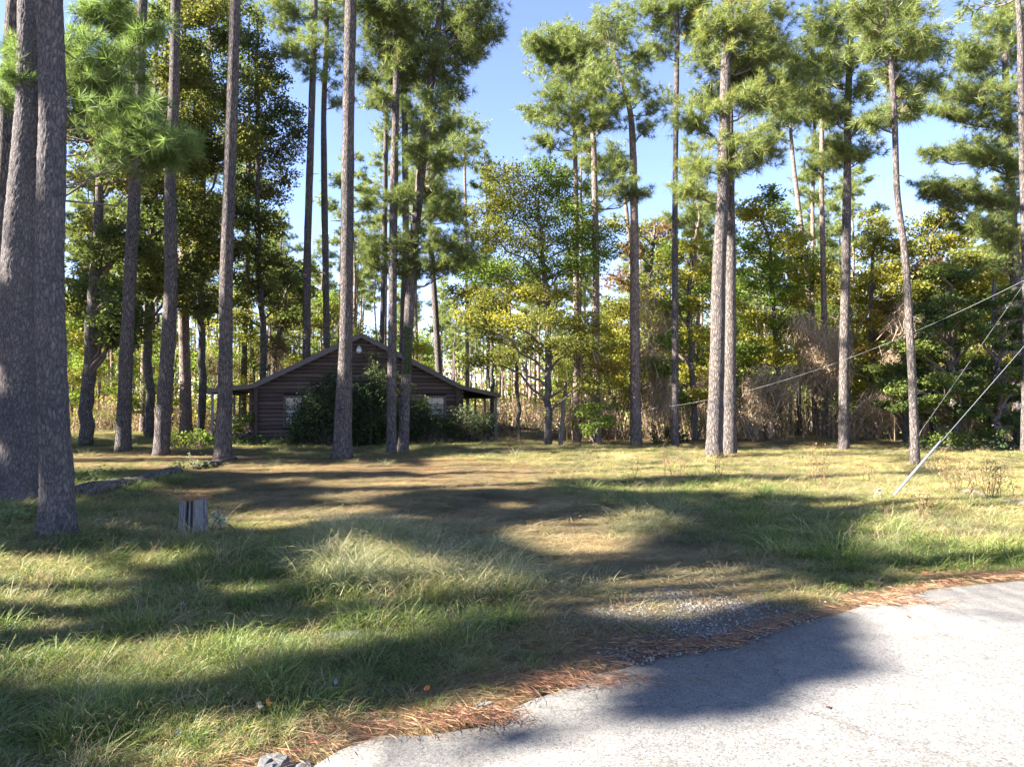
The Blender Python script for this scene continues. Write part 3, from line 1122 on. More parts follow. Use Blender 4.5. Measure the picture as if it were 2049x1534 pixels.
# ------------------------------------------------------------------ the pines one can tell apart
# near pair on the left
pine('thick near pine at left, standing in front of a fatter trunk', [(114, 1082), (110, 950), (108, 850), (104, 560), (100, 200), (99, -200)], [64, 57, 53, 50, 47, 44], None, seed=1, near=True, height=22, crown_from=12.5)
BOUGH = [(170, 95, 45, 35), (215, 60, 50, 40), (255, 30, 55, 35), (200, 130, 55, 42), (240, 165, 55, 45), (180, 185, 45, 40), (150, 140, 35, 40), (265, 210, 50, 40), (210, 225, 45, 35), (300, 235, 45, 40), (330, 270, 45, 40),
         (345, 310, 32, 28), (290, 285, 40, 30), (245, 255, 40, 25), (370, 290, 25, 25), (20, 110, 40, 35), (15, 150, 35, 35), (10, 200, 40, 35), (35, 90, 25, 20), (215, 20, 50, 25), (290, 60, 40, 25)]
pine('fattest pine trunk at the left with a bright long-needled bough hanging to the right', [(38, 1000), (38, 850), (41, 560), (54, 200), (60, -100)], [74, 66, 60, 46, 40], None, [(a, b_, c_, d_, -0.3 + 0.9 * ((i * 37) % 10) / 10) for i, (a, b_, c_, d_) in enumerate(BOUGH)], seed=2, near=True,
     height=23, crown_from=11, k=42, nw=0.0085, tsize=0.25, base=np.array([0.140, 0.200, 0.060]), dens=1.35, warm=0.15)
pine('pine trunk cut by the left edge of the photo behind the fat pair', [(2, 960), (2, 700), (8, 400), (28, 60), (32, -50)], [42, 38, 34, 26, 24], 14.0, seed=3, height=22, crown_from=13)
pine('grey pine with a sunlit swollen foot, left of the leaning one', [(246, 905), (252, 720), (258, 600), (268, 400), (279, 200), (284, -20)], [29, 25, 23, 22, 19, 17], None, seed=4, height=24, crown_from=15)
pine('pine leaning right at its foot, behind the weathered stump', [(322, 913), (330, 800), (337, 690), (344, 560), (340, 380), (347, 190), (353, -20)], [31, 28, 26, 25, 21, 20, 18], None, seed=5, height=24, crown_from=14.5)
pine('straight pine standing before the left porch of the cabin', [(445, 921), (450, 760), (455, 560), (460, 300), (469, -20)], [34, 27, 25, 23, 20], None, seed=6, height=24, crown_from=15)
pine('tallest foreground pine crossing the cabin gable left of the yard light', [(684, 917), (690, 780), (693, 640), (694, 500), (697, 200), (702, -20)], [40, 32, 28, 26, 24, 22], None, seed=7, height=25, crown_from=16)
pine('straight slim pine before the cabin, left of the leaning ivy-marked one', [(783, 909), (785, 700), (788, 400), (791, 200), (797, -30)], [20, 18, 16, 14, 11], None,
     [(770, 60, 55, 45), (745, 25, 45, 35), (790, 20, 50, 30), (765, 115, 50, 32), (745, 150, 45, 25), (800, 95, 45, 35), (760, 200, 30, 25), (785, 165, 35, 28), (770, 485, 45, 32), (755, 520, 40, 22)], seed=8, height=22, crown_from=13.5, base=PINE * .8)


def ivy(gb, gn, at, rng):
    pass


r_, f_, at_ = pine('pine leaning right before the cabin with a patch of ivy on its trunk', [(806, 907), (812, 760), (817, 640), (826, 500), (842, 350), (857, 200), (876, 60), (886, -30)], [22, 20, 20, 19, 18, 17, 14, 12], None,
     [(925, 40, 50, 40), (965, 30, 40, 40), (985, 75, 28, 40), (950, 95, 35, 30), (905, 90, 40, 40), (890, 150, 45, 45), (915, 185, 28, 24), (880, 215, 40, 35), (850, 120, 45, 45), (840, 60, 50, 45), (870, 20, 50, 30),
      (825, 160, 45, 40), (905, 305, 42, 32), (870, 325, 35, 30), (830, 300, 35, 30), (822, 385, 42, 26), (850, 398, 46, 28), (795, 402, 40, 24), (880, 410, 40, 24), (835, 485, 55, 34), (890, 495, 55, 34), (920, 520, 40, 26), (860, 535, 45, 28), (815, 540, 45, 24)], seed=9, height=21, crown_from=13.5, base=PINE * .85)
g = Geo()
irng = np.random.default_rng(77)
nI = 260
zI = np.linspace(2.6, 4.1, 60)[irng.integers(0, 60, nI)]
aI = irng.uniform(-1.9, -0.6, nI)
cI = np.stack([at_(zv) for zv in zI])
nrmI = np.stack([np.cos(aI), np.sin(aI), 0 * aI], 1)
leaves(g, cI + nrmI * irng.uniform(.15, .24, (nI, 1)), norm(nrmI + runit(nI, irng) * .5), 0.075, irng, (0.06, 0.11, 0.025))
g.obj('ivy', M_LEAF, r_, origin=f_)

pine('thick pine right of the clearing with paired trunk close behind it', [(1428, 916), (1434, 700), (1438, 550), (1446, 400), (1450, 200), (1456, -20)], [32, 29, 27, 24, 21, 19], None,
     [(1420, 70, 50, 42), (1460, 35, 55, 40), (1490, 95, 55, 42), (1430, 130, 50, 40), (1525, 55, 55, 45), (1500, 150, 50, 35), (1545, 110, 50, 40), (1475, 200, 45, 28), (1500, 285, 50, 36), (1480, 325, 46, 32), (1535, 300, 40, 32), (1455, 350, 30, 22), (1395, 335, 38, 34), (1385, 385, 36, 26),
      (1530, 190, 60, 38), (1570, 160, 50, 38)], seed=10, height=22, crown_from=13.0, warm=0.5)
pine('pine close behind the thick right-hand one and almost touching it', [(1460, 911), (1461, 700), (1463, 500), (1460, 300), (1458, 100)], [26, 22, 19, 14, 11], None, [(1410, 215, 40, 34), (1385, 245, 38, 28), (1440, 180, 40, 28)], seed=11, height=20, crown_from=14)
pine('slim pale pine leaning left beside the guy wires', [(1832, 933), (1824, 740), (1811, 500), (1797, 390), (1786, 250), (1776, 100), (1768, -30)], [17, 15, 13, 12, 11, 11, 9], None,
     [(1770, 40, 52, 40), (1815, 75, 50, 38), (1852, 95, 38, 36), (1730, 75, 48, 36), (1800, 150, 62, 36), (1850, 175, 40, 28), (1790, 225, 55, 26), (1745, 245, 36, 20), (1815, 215, 36, 26), (1760, 110, 45, 28), (1720, 20, 45, 30), (1830, 20, 45, 30)], seed=12, height=17.5, crown_from=12, warm=0.35)
pine('tall pine in the right stand with a dark foot and a mid-height bough', [(1688, 901), (1690, 700), (1692, 500), (1695, 350), (1699, 200), (1704, 40)], [20, 18, 17, 15, 13, 11], None,
     [(1650, 150, 50, 40), (1640, 75, 58, 45), (1700, 30, 60, 40), (1700, 110, 55, 40), (1665, 215, 45, 32), (1720, 180, 45, 32), (1700, 300, 50, 26), (1660, 315, 40, 20), (1735, 310, 26, 15), (1725, 250, 40, 24), (1590, 120, 55, 42), (1610, 190, 50, 34)], seed=13, height=22, crown_from=16, warm=0.4)
pine('vine-wrapped forked pine in the middle of the right treeline', [(1273, 889), (1270, 700), (1269, 450), (1267, 300), (1262, 215), (1240, 150), (1222, 90)], [23, 20, 17, 14, 11, 8, 6], None,
     [(1215, 30, 34, 32), (1190, 62, 28, 28), (1248, 60, 28, 34), (1220, 120, 42, 32), (1278, 135, 36, 30), (1290, 180, 36, 26), (1235, 195, 36, 24), (1320, 220, 38, 22), (1292, 258, 30, 20), (1225, 330, 34, 22), (1300, 110, 30, 24), (1195, 150, 30, 34)], seed=14, height=14, bark=M_BARKFAR, dens=1.25)
pine('clean straight pine between the forked one and the thick pair', [(1351, 896), (1350, 700), (1350, 400), (1354, 150), (1357, 50)], [15, 13, 11, 10, 8], None,
     [(1312, 22, 42, 28), (1360, 18, 46, 26), (1340, 62, 40, 26), (1388, 55, 32, 34), (1395, 15, 36, 26), (1325, 100, 24, 16)], seed=15, height=20, crown_from=16)
pine('pine with a bushy pale crown, leftmost of the tall ones right of the sky gap', [(1154, 886), (1153, 600), (1153, 400), (1150, 250), (1142, 140)], [15, 12, 10, 8, 5], None,
     [(1085, 95, 30, 24), (1125, 75, 36, 30), (1105, 130, 46, 34), (1150, 110, 46, 36), (1175, 90, 32, 30), (1130, 165, 50, 30), (1180, 145, 40, 34), (1100, 195, 36, 20), (1070, 225, 36, 22), (1110, 240, 36, 20), (1160, 200, 42, 28), (1095, 288, 36, 18), (1075, 95, 26, 26), (1130, 40 + 30, 30, 24)], seed=16, height=14.6, bark=M_BARKFAR)
pine('pine with scraggly boughs just right of the bushy-crowned one', [(1194, 889), (1193, 700), (1192, 500), (1188, 300), (1184, 200)], [19, 16, 13, 11, 8], None,
     [(1205, 215, 42, 28), (1180, 250, 44, 28), (1225, 240, 40, 26), (1215, 350, 40, 26), (1235, 372, 34, 22), (1160, 300, 34, 20), (1195, 180, 40, 28), (1280, 385, 26, 20), (1150, 240, 34, 24)], seed=17, height=14.5, bark=M_BARKFAR, dens=1.3)
# slimmer pines further back, each with its own place
pine('pair-left slim pine rising behind the cabin roof under open sky', [(612, 870), (613, 700), (614, 500), (622, 250), (631, -20)], [17, 16, 15, 14, 11], 31,
     [(568, 18, 45, 30), (602, 40, 36, 30), (596, 92, 42, 28), (622, 140, 36, 22), (588, 105, 30, 18), (640, 80, 34, 26), (555, 50, 26, 16), (610, 120, 28, 18)], seed=18, height=25, crown_from=20, dens=1.2)
pine('pair-right slim pine rising behind the cabin roof under open sky', [(656, 870), (653, 600), (649, 400), (648, 230), (652, 80), (655, -20)], [15, 13, 13, 11, 10, 9], 33,
     [(668, 55, 34, 30), (672, 112, 30, 26), (680, 205, 26, 18), (690, 25, 34, 26), (640, 20, 36, 24), (668, 160, 24, 14)], seed=19, height=26, crown_from=21, dens=1.2)
pine('thin pine behind the gable between the tallest and the slim one', [(760, 870), (763, 700), (769, 480), (773, 230)], [11, 10, 9, 8], 40, [(760, 215, 26, 16), (785, 250, 26, 18), (775, 275, 22, 14), (748, 200, 20, 14)], seed=20, height=20, crown_from=17, dens=1.25)
pine('pine behind the cabin seen between the slim and the leaning trunk', [(802, 870), (806, 650), (812, 480), (810, 200), (808, 60)], [14, 13, 13, 12, 9], 34,
     [(815, 215, 32, 24), (800, 130, 45, 34), (825, 90, 40, 30), (790, 70, 44, 30), (840, 250, 34, 28), (870, 270, 36, 28), (905, 250, 26, 22)], seed=21, height=26, crown_from=21)
pine('leaning slim pine right of the gable behind the cabin', [(884, 870), (878, 740), (870, 600), (861, 480), (857, 340)], [15, 13, 12, 10, 8], 38, [(870, 370, 34, 24), (895, 395, 36, 26), (850, 345, 28, 20), (880, 430, 34, 22), (915, 430, 30, 22)], seed=22, height=17.5)
pine('sparse bare-stemmed pine standing alone against the sky gap', [(936, 872), (934, 600), (932, 430), (928, 260)], [8, 7, 6, 4], 44, [(915, 240, 22, 16), (938, 245, 20, 16), (955, 260, 18, 16), (905, 268, 18, 14), (925, 285, 22, 14), (950, 300, 18, 18), (910, 300, 14, 10)], seed=23, height=18.6, dens=1.2, bark=M_BARKFAR)
pine('left-leaning slim bare pine in the right stand under sky', [(1634, 880), (1622, 640), (1606, 480), (1590, 330), (1580, 240)], [13, 11, 10, 8, 6], 33, [(1560, 225, 40, 24), (1590, 215, 36, 26), (1570, 190, 36, 24), (1605, 245, 34, 18), (1545, 260, 26, 14)], seed=24, height=15.5, bark=M_BARKFAR)
pine('straight thin pine in the right stand, between two thicker ones', [(1628, 880), (1624, 600), (1626, 400), (1630, 230)], [10, 8, 7, 6], 34, [(1630, 300, 26, 14), (1640, 235, 34, 20), (1615, 355, 24, 14), (1625, 390, 20, 12)], seed=25, height=17, bark=M_BARKFAR)
pine('grey slim pine left of the tall dark-footed one', [(1652, 890), (1648, 620), (1644, 350), (1646, 220)], [12, 11, 9, 8], 31, [(1650, 280, 36, 22), (1640, 330, 36, 22), (1668, 300, 34, 18), (1665, 240, 32, 20)], seed=26, height=17, bark=M_BARKFAR)
pine('pale thin leaning pine behind the undergrowth left of the thick pair', [(1371, 870), (1374, 740), (1382, 620), (1392, 480)], [12, 10, 9, 8], 32, [(1400, 440, 36, 22), (1420, 400, 30, 20), (1370, 430, 28, 18)], seed=27, height=11, bark=M_BARKFAR)
pine('thin leaning pine crossing behind the forked trunk', [(1282, 870), (1272, 650), (1255, 430), (1238, 310)], [9, 8, 8, 6], 33, [(1230, 300, 28, 20), (1245, 330, 26, 18), (1215, 320, 22, 14)], seed=28, height=14, bark=M_BARKFAR, dens=1.25)
pine('big full pine on the far right with long tiered boughs', [(2042, 890), (2034, 620), (2025, 420), (2016, 200), (2010, 60)], [22, 20, 17, 13, 9], 27,
     [(1995, 50, 55, 42), (1960, 100, 52, 36), (2020, 110, 55, 40), (1935, 130, 40, 28), (1950, 190, 55, 32), (2010, 185, 55, 40), (1905, 195, 34, 22), (1985, 240, 55, 34), (2035, 260, 50, 40), (1890, 225, 36, 18), (1920, 302, 50, 20), (1870, 310, 30, 16), (1965, 310, 50, 30), (2020, 330, 55, 38),
      (1880, 372, 44, 18), (1855, 385, 22, 12), (1940, 385, 50, 24), (1990, 400, 50, 34), (2040, 400, 40, 40), (1970, 460, 50, 28), (2020, 470, 50, 36), (1930, 450, 36, 18), (2000, 530, 50, 32), (2045, 20, 40, 30)], seed=29, height=18, crown_from=None, warm=0.3)
pine('pale pine trunk cut by the right edge of the photo', [(2052, 905), (2050, 600), (2047, 300), (2043, 0)], [17, 14, 12, 10], 22.5, [(2040, 60, 40, 30)], seed=30, height=20, crown_from=14)
pine('dark pine trunk between the porch pine and the cabin wall', [(487, 850), (489, 700), (492, 600), (495, 400)], [12, 11, 10, 9], 38, [], seed=31, height=24, crown_from=16)
pine('thin curved pine behind the left porch roof', [(512, 850), (508, 770), (503, 680), (497, 560)], [9, 8, 8, 7], 41, [], seed=32, height=22, crown_from=14)
pine('pale broad pine in dappled sun behind the leaning left pine', [(372, 872), (370, 760), (370, 640), (366, 400)], [24, 21, 20, 16], 33, [], seed=33, height=25, crown_from=17, bark=M_BARKFAR)
pine('pine with a reddish sunlit foot beyond the left clearing', [(288, 868), (291, 700), (299, 560), (302, 400)], [16, 14, 12, 10], 36, [], seed=34, height=24, crown_from=16, bark=M_BARKFAR)

# ------------------------------------------------------------------ broadleaf trees
OAK = np.array([0.078, 0.098, 0.030])
OAKY = np.array([0.120, 0.124, 0.034])
YEL = np.array([0.235, 0.222, 0.036])
GOLD = np.array([0.290, 0.215, 0.045])
GRN = np.array([0.130, 0.182, 0.034])
OLV = np.array([0.170, 0.178, 0.038])
BRN = np.array([0.16, 0.105, 0.055])
brng = np.random.default_rng(21)
broadleaf('dark evergreen oak with a leaning trunk, leftmost behind the fat pines', [(172, 893), (176, 760), (186, 600), (196, 480), (205, 300)], [28, 24, 22, 18, 12], None,
          fill([(125, 60), (290, 40), (300, 640), (240, 690), (140, 650)], 48, 42, brng, (-2, 4)), OAK, 1, n=270, size=0.09, alt=OAKY, cat='tree', name='oak_tree')
broadleaf('dark evergreen oak between the swollen-footed pine and the leaning pine', [(300, 872), (297, 700), (300, 500), (310, 250), (312, 90)], [18, 16, 14, 10, 6], 30,
          fill([(260, 30), (350, 10), (420, 200), (420, 560), (330, 660), (250, 600)], 46, 40, brng, (-3, 3)), OAK, 2, n=270, size=0.095, alt=OAKY, name='oak_tree')
broadleaf('oak filling the gap between the leaning pine and the porch pine', [(402, 868), (404, 700), (398, 560), (410, 300), (420, 60)], [15, 14, 14, 10, 6], 31,
          fill([(365, 0), (480, 0), (490, 250), (470, 600), (400, 640), (350, 560)], 52, 40, brng, (-3, 3)), OAK, 3, n=270, size=0.095, alt=OAKY, name='oak_tree')
broadleaf('spire-topped dark tree right of the porch pine', [(526, 868), (528, 690), (516, 500), (514, 250), (514, 40)], [14, 13, 11, 8, 4], 32,
          [(515, 35, 16, 26), (505, 80, 28, 32), (535, 115, 28, 30), (498, 140, 45, 36), (548, 165, 34, 30), (520, 190, 50, 36), (575, 220, 36, 28), (595, 262, 24, 24), (545, 255, 50, 36), (575, 300, 36, 28), (500, 270, 50, 40), (530, 320, 50, 34), (572, 355, 26, 24),
           (505, 370, 50, 36), (545, 390, 30, 26), (500, 430, 45, 36), (535, 450, 36, 30), (505, 500, 45, 36), (545, 520, 40, 26), (500, 560, 45, 30), (530, 590, 44, 28), (575, 560, 32, 20), (560, 610, 36, 20)], OAK, 4, n=270, size=0.095, alt=OAKY, name='oak_tree')
broadleaf('young elm with airy yellow-green leaves at the middle of the clearing edge', [(1099, 893), (1097, 760), (1096, 600), (1085, 520), (1078, 400)], [16, 14, 13, 9, 4], None,
          [(1010, 352, 55, 28), (1085, 338, 50, 26), (1045, 385, 70, 34), (1120, 372, 56, 30), (990, 420, 55, 30), (1060, 430, 70, 34), (1140, 425, 60, 32), (975, 470, 50, 32), (1050, 485, 70, 34), (1130, 480, 66, 34), (1195, 470, 46, 30), (1215, 505, 34, 22),
           (960, 540, 46, 30), (1010, 535, 60, 30), (1090, 540, 66, 28), (1165, 530, 56, 28), (985, 600, 46, 24), (1060, 590, 66, 22, None, YEL * .9), (1130, 585, 50, 24, None, YEL), (1010, 645, 55, 26, None, YEL), (1165, 650, 66, 24, None, YEL), (1100, 640, 50, 24),
           (1185, 700, 70, 22, None, YEL * .8), (1140, 690, 60, 26), (1060, 690, 50, 24), (970, 660, 46, 28), (1000, 715, 50, 22), (1210, 735, 50, 20, None, GOLD * .6), (950, 720, 30, 20), (1180, 770, 50, 22)], OLV * .82, 5, n=540, size=0.066, alt=GRN * .9, name='elm_tree', warm=0.25, up=1.0)
broadleaf('slender dark sapling left of the young elm', [(1040, 873), (1034, 760), (1024, 640), (1018, 560)], [8, 7, 6, 4], 29, [(1000, 600, 36, 20), (1035, 570, 36, 22), (1015, 540, 30, 20), (960, 590, 40, 22), (945, 640, 30, 20)], OLV, 6, n=200, size=0.08, name='sapling', alt=YEL)
broadleaf('low bright green sapling at the foot of the scraggly pine', [(1190, 888), (1188, 850), (1185, 810)], [5, 4, 3], 25.5, [(1185, 820, 34, 16), (1160, 845, 26, 14), (1205, 842, 30, 16), (1180, 860, 26, 12), (1215, 815, 20, 10)], GRN * 1.1, 7, n=260, size=0.08, name='sapling', up=1.2)
broadleaf('green ironwood with layered leaves between the straight pine and the thick pair', [(1390, 888), (1386, 760), (1378, 620), (1384, 480)], [14, 11, 9, 6], 29,
          [(1355, 560, 44, 26), (1400, 545, 46, 26), (1340, 610, 40, 24), (1395, 610, 44, 24), (1310, 600, 32, 22), (1345, 680, 40, 20), (1400, 670, 40, 22), (1320, 735, 46, 22), (1380, 745, 44, 20), (1410, 790, 36, 20), (1345, 500, 36, 24), (1390, 490, 40, 24), (1300, 680, 30, 18), (1360, 800, 30, 16), (1415, 580, 30, 22)],
          GRN, 8, n=270, size=0.09, alt=YEL, name='ironwood_tree', up=1.1)
broadleaf('dark mottled broadleaf behind the forked pine', [(1312, 880), (1306, 700), (1300, 560), (1310, 450)], [10, 9, 8, 5], 31, [(1300, 500, 36, 26), (1325, 460, 34, 26), (1285, 460, 30, 22), (1330, 520, 30, 24), (1260, 500, 30, 24), (1240, 560, 34, 24), (1285, 570, 34, 24), (1235, 620, 34, 24), (1300, 640, 30, 22), (1235, 450, 30, 22)], OLV * .8, 9, n=240, size=0.09, alt=BRN, name='broadleaf_tree')
broadleaf('leafy green tree right behind the thick pair of pines', [(1560, 882), (1556, 760), (1548, 620), (1540, 480)], [14, 12, 10, 6], 31,
          [(1520, 430, 44, 30), (1560, 470, 46, 30), (1500, 490, 40, 30), (1540, 530, 50, 30), (1590, 540, 40, 28), (1500, 570, 44, 28), (1560, 590, 50, 28), (1520, 640, 50, 26), (1580, 650, 44, 24), (1500, 700, 40, 24), (1550, 710, 50, 22), (1510, 760, 44, 20), (1590, 480, 36, 26), (1560, 760, 40, 18), (1500, 420, 30, 26), (1530, 690, 44, 20), (1600, 600, 30, 24)],
          GRN, 10, n=270, size=0.095, alt=YEL, name='broadleaf_tree', up=1.0)
broadleaf('yellow autumn tree between the tall dark-footed pine and the slim leaning pine', [(1748, 882), (1746, 760), (1742, 600), (1750, 480)], [11, 10, 8, 5], 31,
          [(1740, 500, 40, 26, None, YEL), (1770, 540, 40, 28), (1735, 570, 40, 24, None, YEL), (1770, 610, 40, 24, None, GOLD * .9), (1735, 640, 36, 22, None, GOLD * .8), (1765, 670, 40, 22, None, YEL), (1740, 700, 44, 18, None, GOLD), (1770, 740, 36, 20), (1760, 470, 36, 24), (1790, 500, 30, 24), (1730, 750, 30, 20), (1750, 440, 30, 22)], OLV, 11, n=270, size=0.09, alt=YEL, name='broadleaf_tree', warm=.5)
broadleaf('tall mottled tree with russet leaves right of the slim leaning pine', [(1868, 880), (1862, 700), (1856, 560), (1866, 470)], [14, 12, 9, 5], 30,
          [(1850, 450, 40, 26), (1885, 440, 36, 24), (1830, 490, 36, 26, None, YEL), (1870, 490, 44, 28), (1910, 480, 36, 24, None, YEL), (1850, 540, 44, 28, None, BRN), (1890, 545, 44, 26), (1930, 520, 36, 24), (1835, 580, 36, 24), (1870, 590, 40, 24, None, OAK), (1920, 580, 40, 24, None, YEL), (1960, 540, 40, 26), (1905, 420, 24, 18)], OLV, 12, n=270, size=0.095, alt=OAKY, name='broadleaf_tree')
broadleaf('golden leafed tree at the right edge above the cedar', [(2010, 880), (2010, 700), (2004, 560)], [12, 10, 6], 30,
          [(1990, 560, 40, 26, None, YEL), (2030, 530, 40, 30, None, GOLD * .8), (2020, 580, 40, 24, None, YEL), (2040, 480, 30, 24, None, YEL), (1970, 590, 36, 22), (2000, 500, 36, 24, None, YEL)], YEL, 13, n=270, size=0.095, alt=OLV, name='broadleaf_tree')
broadleaf('bushy green tree of middle height behind the leaning sky-pine', [(1600, 885), (1598, 760), (1596, 560)], [9, 8, 5], 33, [(1575, 510, 44, 30), (1610, 520, 30, 26), (1560, 430, 36, 28), (1585, 570, 36, 22), (1615, 560, 24, 20), (1545, 390, 30, 24)], GRN * .9, 14, n=270, size=0.095, alt=OLV)
broadleaf('dull green tree behind the sky gap, right of the sparse bare pine', [(985, 866), (985, 700), (980, 560)], [9, 8, 5], 37, [(960, 520, 40, 28), (995, 560, 36, 26), (955, 580, 40, 26), (930, 540, 36, 24), (985, 620, 36, 24), (940, 630, 40, 24), (920, 590, 36, 24)], OLV * .85, 15, n=230, size=0.1, alt=YEL)
broadleaf('dark oak low branched between the porch pine and the cabin roof', [(545, 862), (549, 720), (566, 640), (575, 560)], [15, 12, 9, 5], 36, [(575, 600, 40, 24), (560, 640, 40, 24), (600, 580, 34, 22), (590, 630, 30, 20), (545, 690, 34, 20), (610, 540, 30, 22), (560, 560, 36, 24), (480, 640, 36, 24), (430, 600, 40, 26), (470, 590, 36, 24)], OAK * 1.1, 16, n=260, size=0.11, alt=OAKY, name='oak_tree')
# cedars: flat dark sprays in layers
for lab, pts, w, Y, poly, nn, sd in (
        ('dark green cedar with layered sprays behind the slim leaning pine', [(1905, 893), (1906, 760), (1900, 600), (1898, 520)], [22, 16, 10, 4], 24.5, [(1895, 500), (1960, 580), (1980, 700), (1950, 840), (1860, 850), (1790, 800), (1830, 650)], 46, 1),
        ('dark green cedar at the right edge behind the second guy wire', [(1992, 895), (1992, 760), (1990, 560)], [22, 16, 6], 24.8, [(1985, 560), (2049, 600), (2075, 720), (2060, 850), (1980, 870), (1930, 820), (1940, 660)], 40, 2),
        ('smaller cedar beyond the slim leaning pine, boughs down to the brush', [(1812, 886), (1812, 760), (1810, 640)], [12, 9, 4], 27.5, [(1805, 640), (1860, 740), (1850, 840), (1770, 820), (1760, 720)], 20, 3)):
    cr = np.random.default_rng(500 + sd)
    cl = [(a, b_, c_, c_ * 0.32, e) for a, b_, c_, d_, e in fill(poly, nn, 34, cr, (-2.0, 1.2))]
    broadleaf(lab, pts, w, Y, cl, np.array([0.070, 0.100, 0.030]), 40 + sd, n=520, size=0.075, alt=np.array([0.125, 0.155, 0.038]), name='cedar_tree', cat='cedar tree', up=1.0, warm=0.2)

# ------------------------------------------------------------------ pines of the far forest: shared shapes, each tree its own object
far_shapes = []
for v in range(6):
    rng = np.random.default_rng(900 + v)
    gt, gb, gn = Geo(), Geo(), Geo()
    hgt = 19.0 + 2 * rng.random()
    lean = rng.normal(size=2) * 0.5
    zz = np.linspace(-0.2, hgt, 14)
    path = np.stack([lean[0] * (zz / hgt) ** 1.5 + 0.08 * np.sin(zz * .7 + v), lean[1] * (zz / hgt) ** 1.5, zz], 1)
    V, F = tube(path, 0.17 * (1 - 0.75 * np.clip(zz / hgt, 0, 1)) * (1 + .3 * np.exp(-np.clip(zz, 0, 9) / .3)), 8, True, 0.02, rng)
    gt.add(V, F)
    at = lambda z_, p=path: np.array([np.interp(z_, p[:, 2], p[:, 0]), np.interp(z_, p[:, 2], p[:, 1]), z_])
    auto_crown(gb, gn, at, hgt * rng.uniform(0.52, 0.62), hgt, rng, 20, 0.85, 24, 0.026, 0.34, PINE * rng.uniform(.9, 1.15), 0.9)
    for i in range(6):
        z_ = rng.uniform(0.2, 0.55) * hgt
        a = rng.uniform(0, 6.28)
        V, F = tube([at(z_), at(z_) + np.array([math.cos(a), math.sin(a), .25]) * rng.uniform(.4, 1.1)], [.025, .006], 3, False)
        gb.add(V, F)
    far_shapes.append((gt.mesh('trunk', M_BARKFAR, True), gb.mesh('branches', M_LIMB), gn.mesh('crown', M_NEEDLE)))


def far_pine(x, y, s, rz, v, label, group):
    r = empty('pine_tree', (x, y, 0), label, 'pine tree', group, rz)
    r.scale = (s, s, s)
    for nm, me in zip(('trunk', 'branches', 'crown'), far_shapes[v]):
        tag(link(nm, me, r), kind=None if nm == 'trunk' else 'stuff')
    return r


frng = np.random.default_rng(42)
placed = []
cab_c = CAB_L + CAB_U * CAB_W / 2 + np.array([-math.sin(CAB_A), math.cos(CAB_A), 0]) * CAB_D / 2
tries = 0
while len(placed) < 250 and tries < 20000:
    tries += 1
    y = 35 + 85 * frng.random() ** 0.85
    x = frng.uniform(-1, 1) * (0.80 * y + 4)
    if np.hypot(x - cab_c[0], y - cab_c[1]) < 8.5:
        continue
    px, _ = proj(x, y)
    if 905 < px < 1010 and y < 62 and frng.random() < 0.7:
        continue
    if any((x - a) ** 2 + (y - b_) ** 2 < 3.2 for a, b_ in placed):
        continue
    placed.append((x, y))
    sc = frng.uniform(0.72, 1.05) * (1.0 if px < 900 or px > 1100 else 0.85)
    if px > 1100:
        sc *= 0.9
    side = 'left of the cabin' if px < 500 else ('right of the cabin' if px > 960 else 'behind the cabin')
    far_pine(x, y, sc, frng.uniform(0, 6.28), int(frng.integers(0, 6)), 'slender pine in the far forest ' + side, 'pines of the far forest ' + side)

# understory trees among the far pines: shared shapes, each its own object
under = []
for v, (colr, alt) in enumerate(((GRN, YEL), (OLV, GRN), (YEL, OLV), (BRN, OLV), (OLV * .8, YEL), (GRN * .8, OLV))):
    rng = np.random.default_rng(1300 + v)
    gt, gb, gl = Geo(), Geo(), Geo()
    hgt = 6.5
    zz = np.linspace(-.2, hgt * .9, 10)
    path = np.stack([.25 * np.sin(zz * .6 + v) * zz / 4, .2 * np.cos(zz * .5 + v) * zz / 4, zz], 1)
    V, F = tube(path, np.linspace(.11, .03, 10), 7, True, .03, rng)
    gt.add(V, F)
    for k in range(20):
        f = rng.uniform(.22, 1.0)
        a = rng.uniform(0, 6.28)
        rr = (1.9 * math.sin(min(1, f * 1.15) * 2.6) + .35) * rng.uniform(.4, 1)
        C = np.array([math.cos(a) * rr, math.sin(a) * rr, f * hgt])
        r_ = rng.uniform(.55, 1.0)
        leaf_cluster(gb, gl, path[min(9, int(f * 8))], C, np.array([r_, r_, r_ * .6]), rng, 480, .115, colr if rng.random() < .65 else alt, .025, .8, .4)
    under.append((gt.mesh('trunk', M_OAKBARK, True), gb.mesh('branches', M_LIMB), gl.mesh('crown', M_LEAF)))
UNAME = ('bright green', 'olive green', 'yellow-green', 'russet brown', 'dull green', 'deep green')
n = 0
spots = []
while n < 110:
    y = 31 + 50 * frng.random() ** 1.5
    x = frng.uniform(-1, 1) * (.80 * y + 3)
    px, _ = proj(x, y)
    if np.hypot(x - cab_c[0], y - cab_c[1]) < 9 or any((x - a) ** 2 + (y - b_) ** 2 < 6 for a, b_ in spots):
        continue
    if px < 960 and frng.random() < .45 or (px < 520 and frng.random() < .7) or (860 < px < 1130):
        continue
    spots.append((x, y))
    v = int(frng.choice(6, p=[.28, .2, .14, .06, .16, .16]))
    side = 'left of the cabin' if px < 500 else ('right of the cabin' if px > 960 else 'behind the cabin')
    r = empty('understory_tree', (x, y, 0), UNAME[v] + ' low tree among the far pines ' + side, 'tree', UNAME[v] + ' low trees ' + side, frng.uniform(0, 6.28))
    sc = frng.uniform(.7, 1.35)
    r.scale = (sc, sc, sc)
    for nm, me in zip(('trunk', 'branches', 'crown'), under[v]):
        tag(link(nm, me, r), kind=None if nm == 'trunk' else 'stuff')
    n += 1

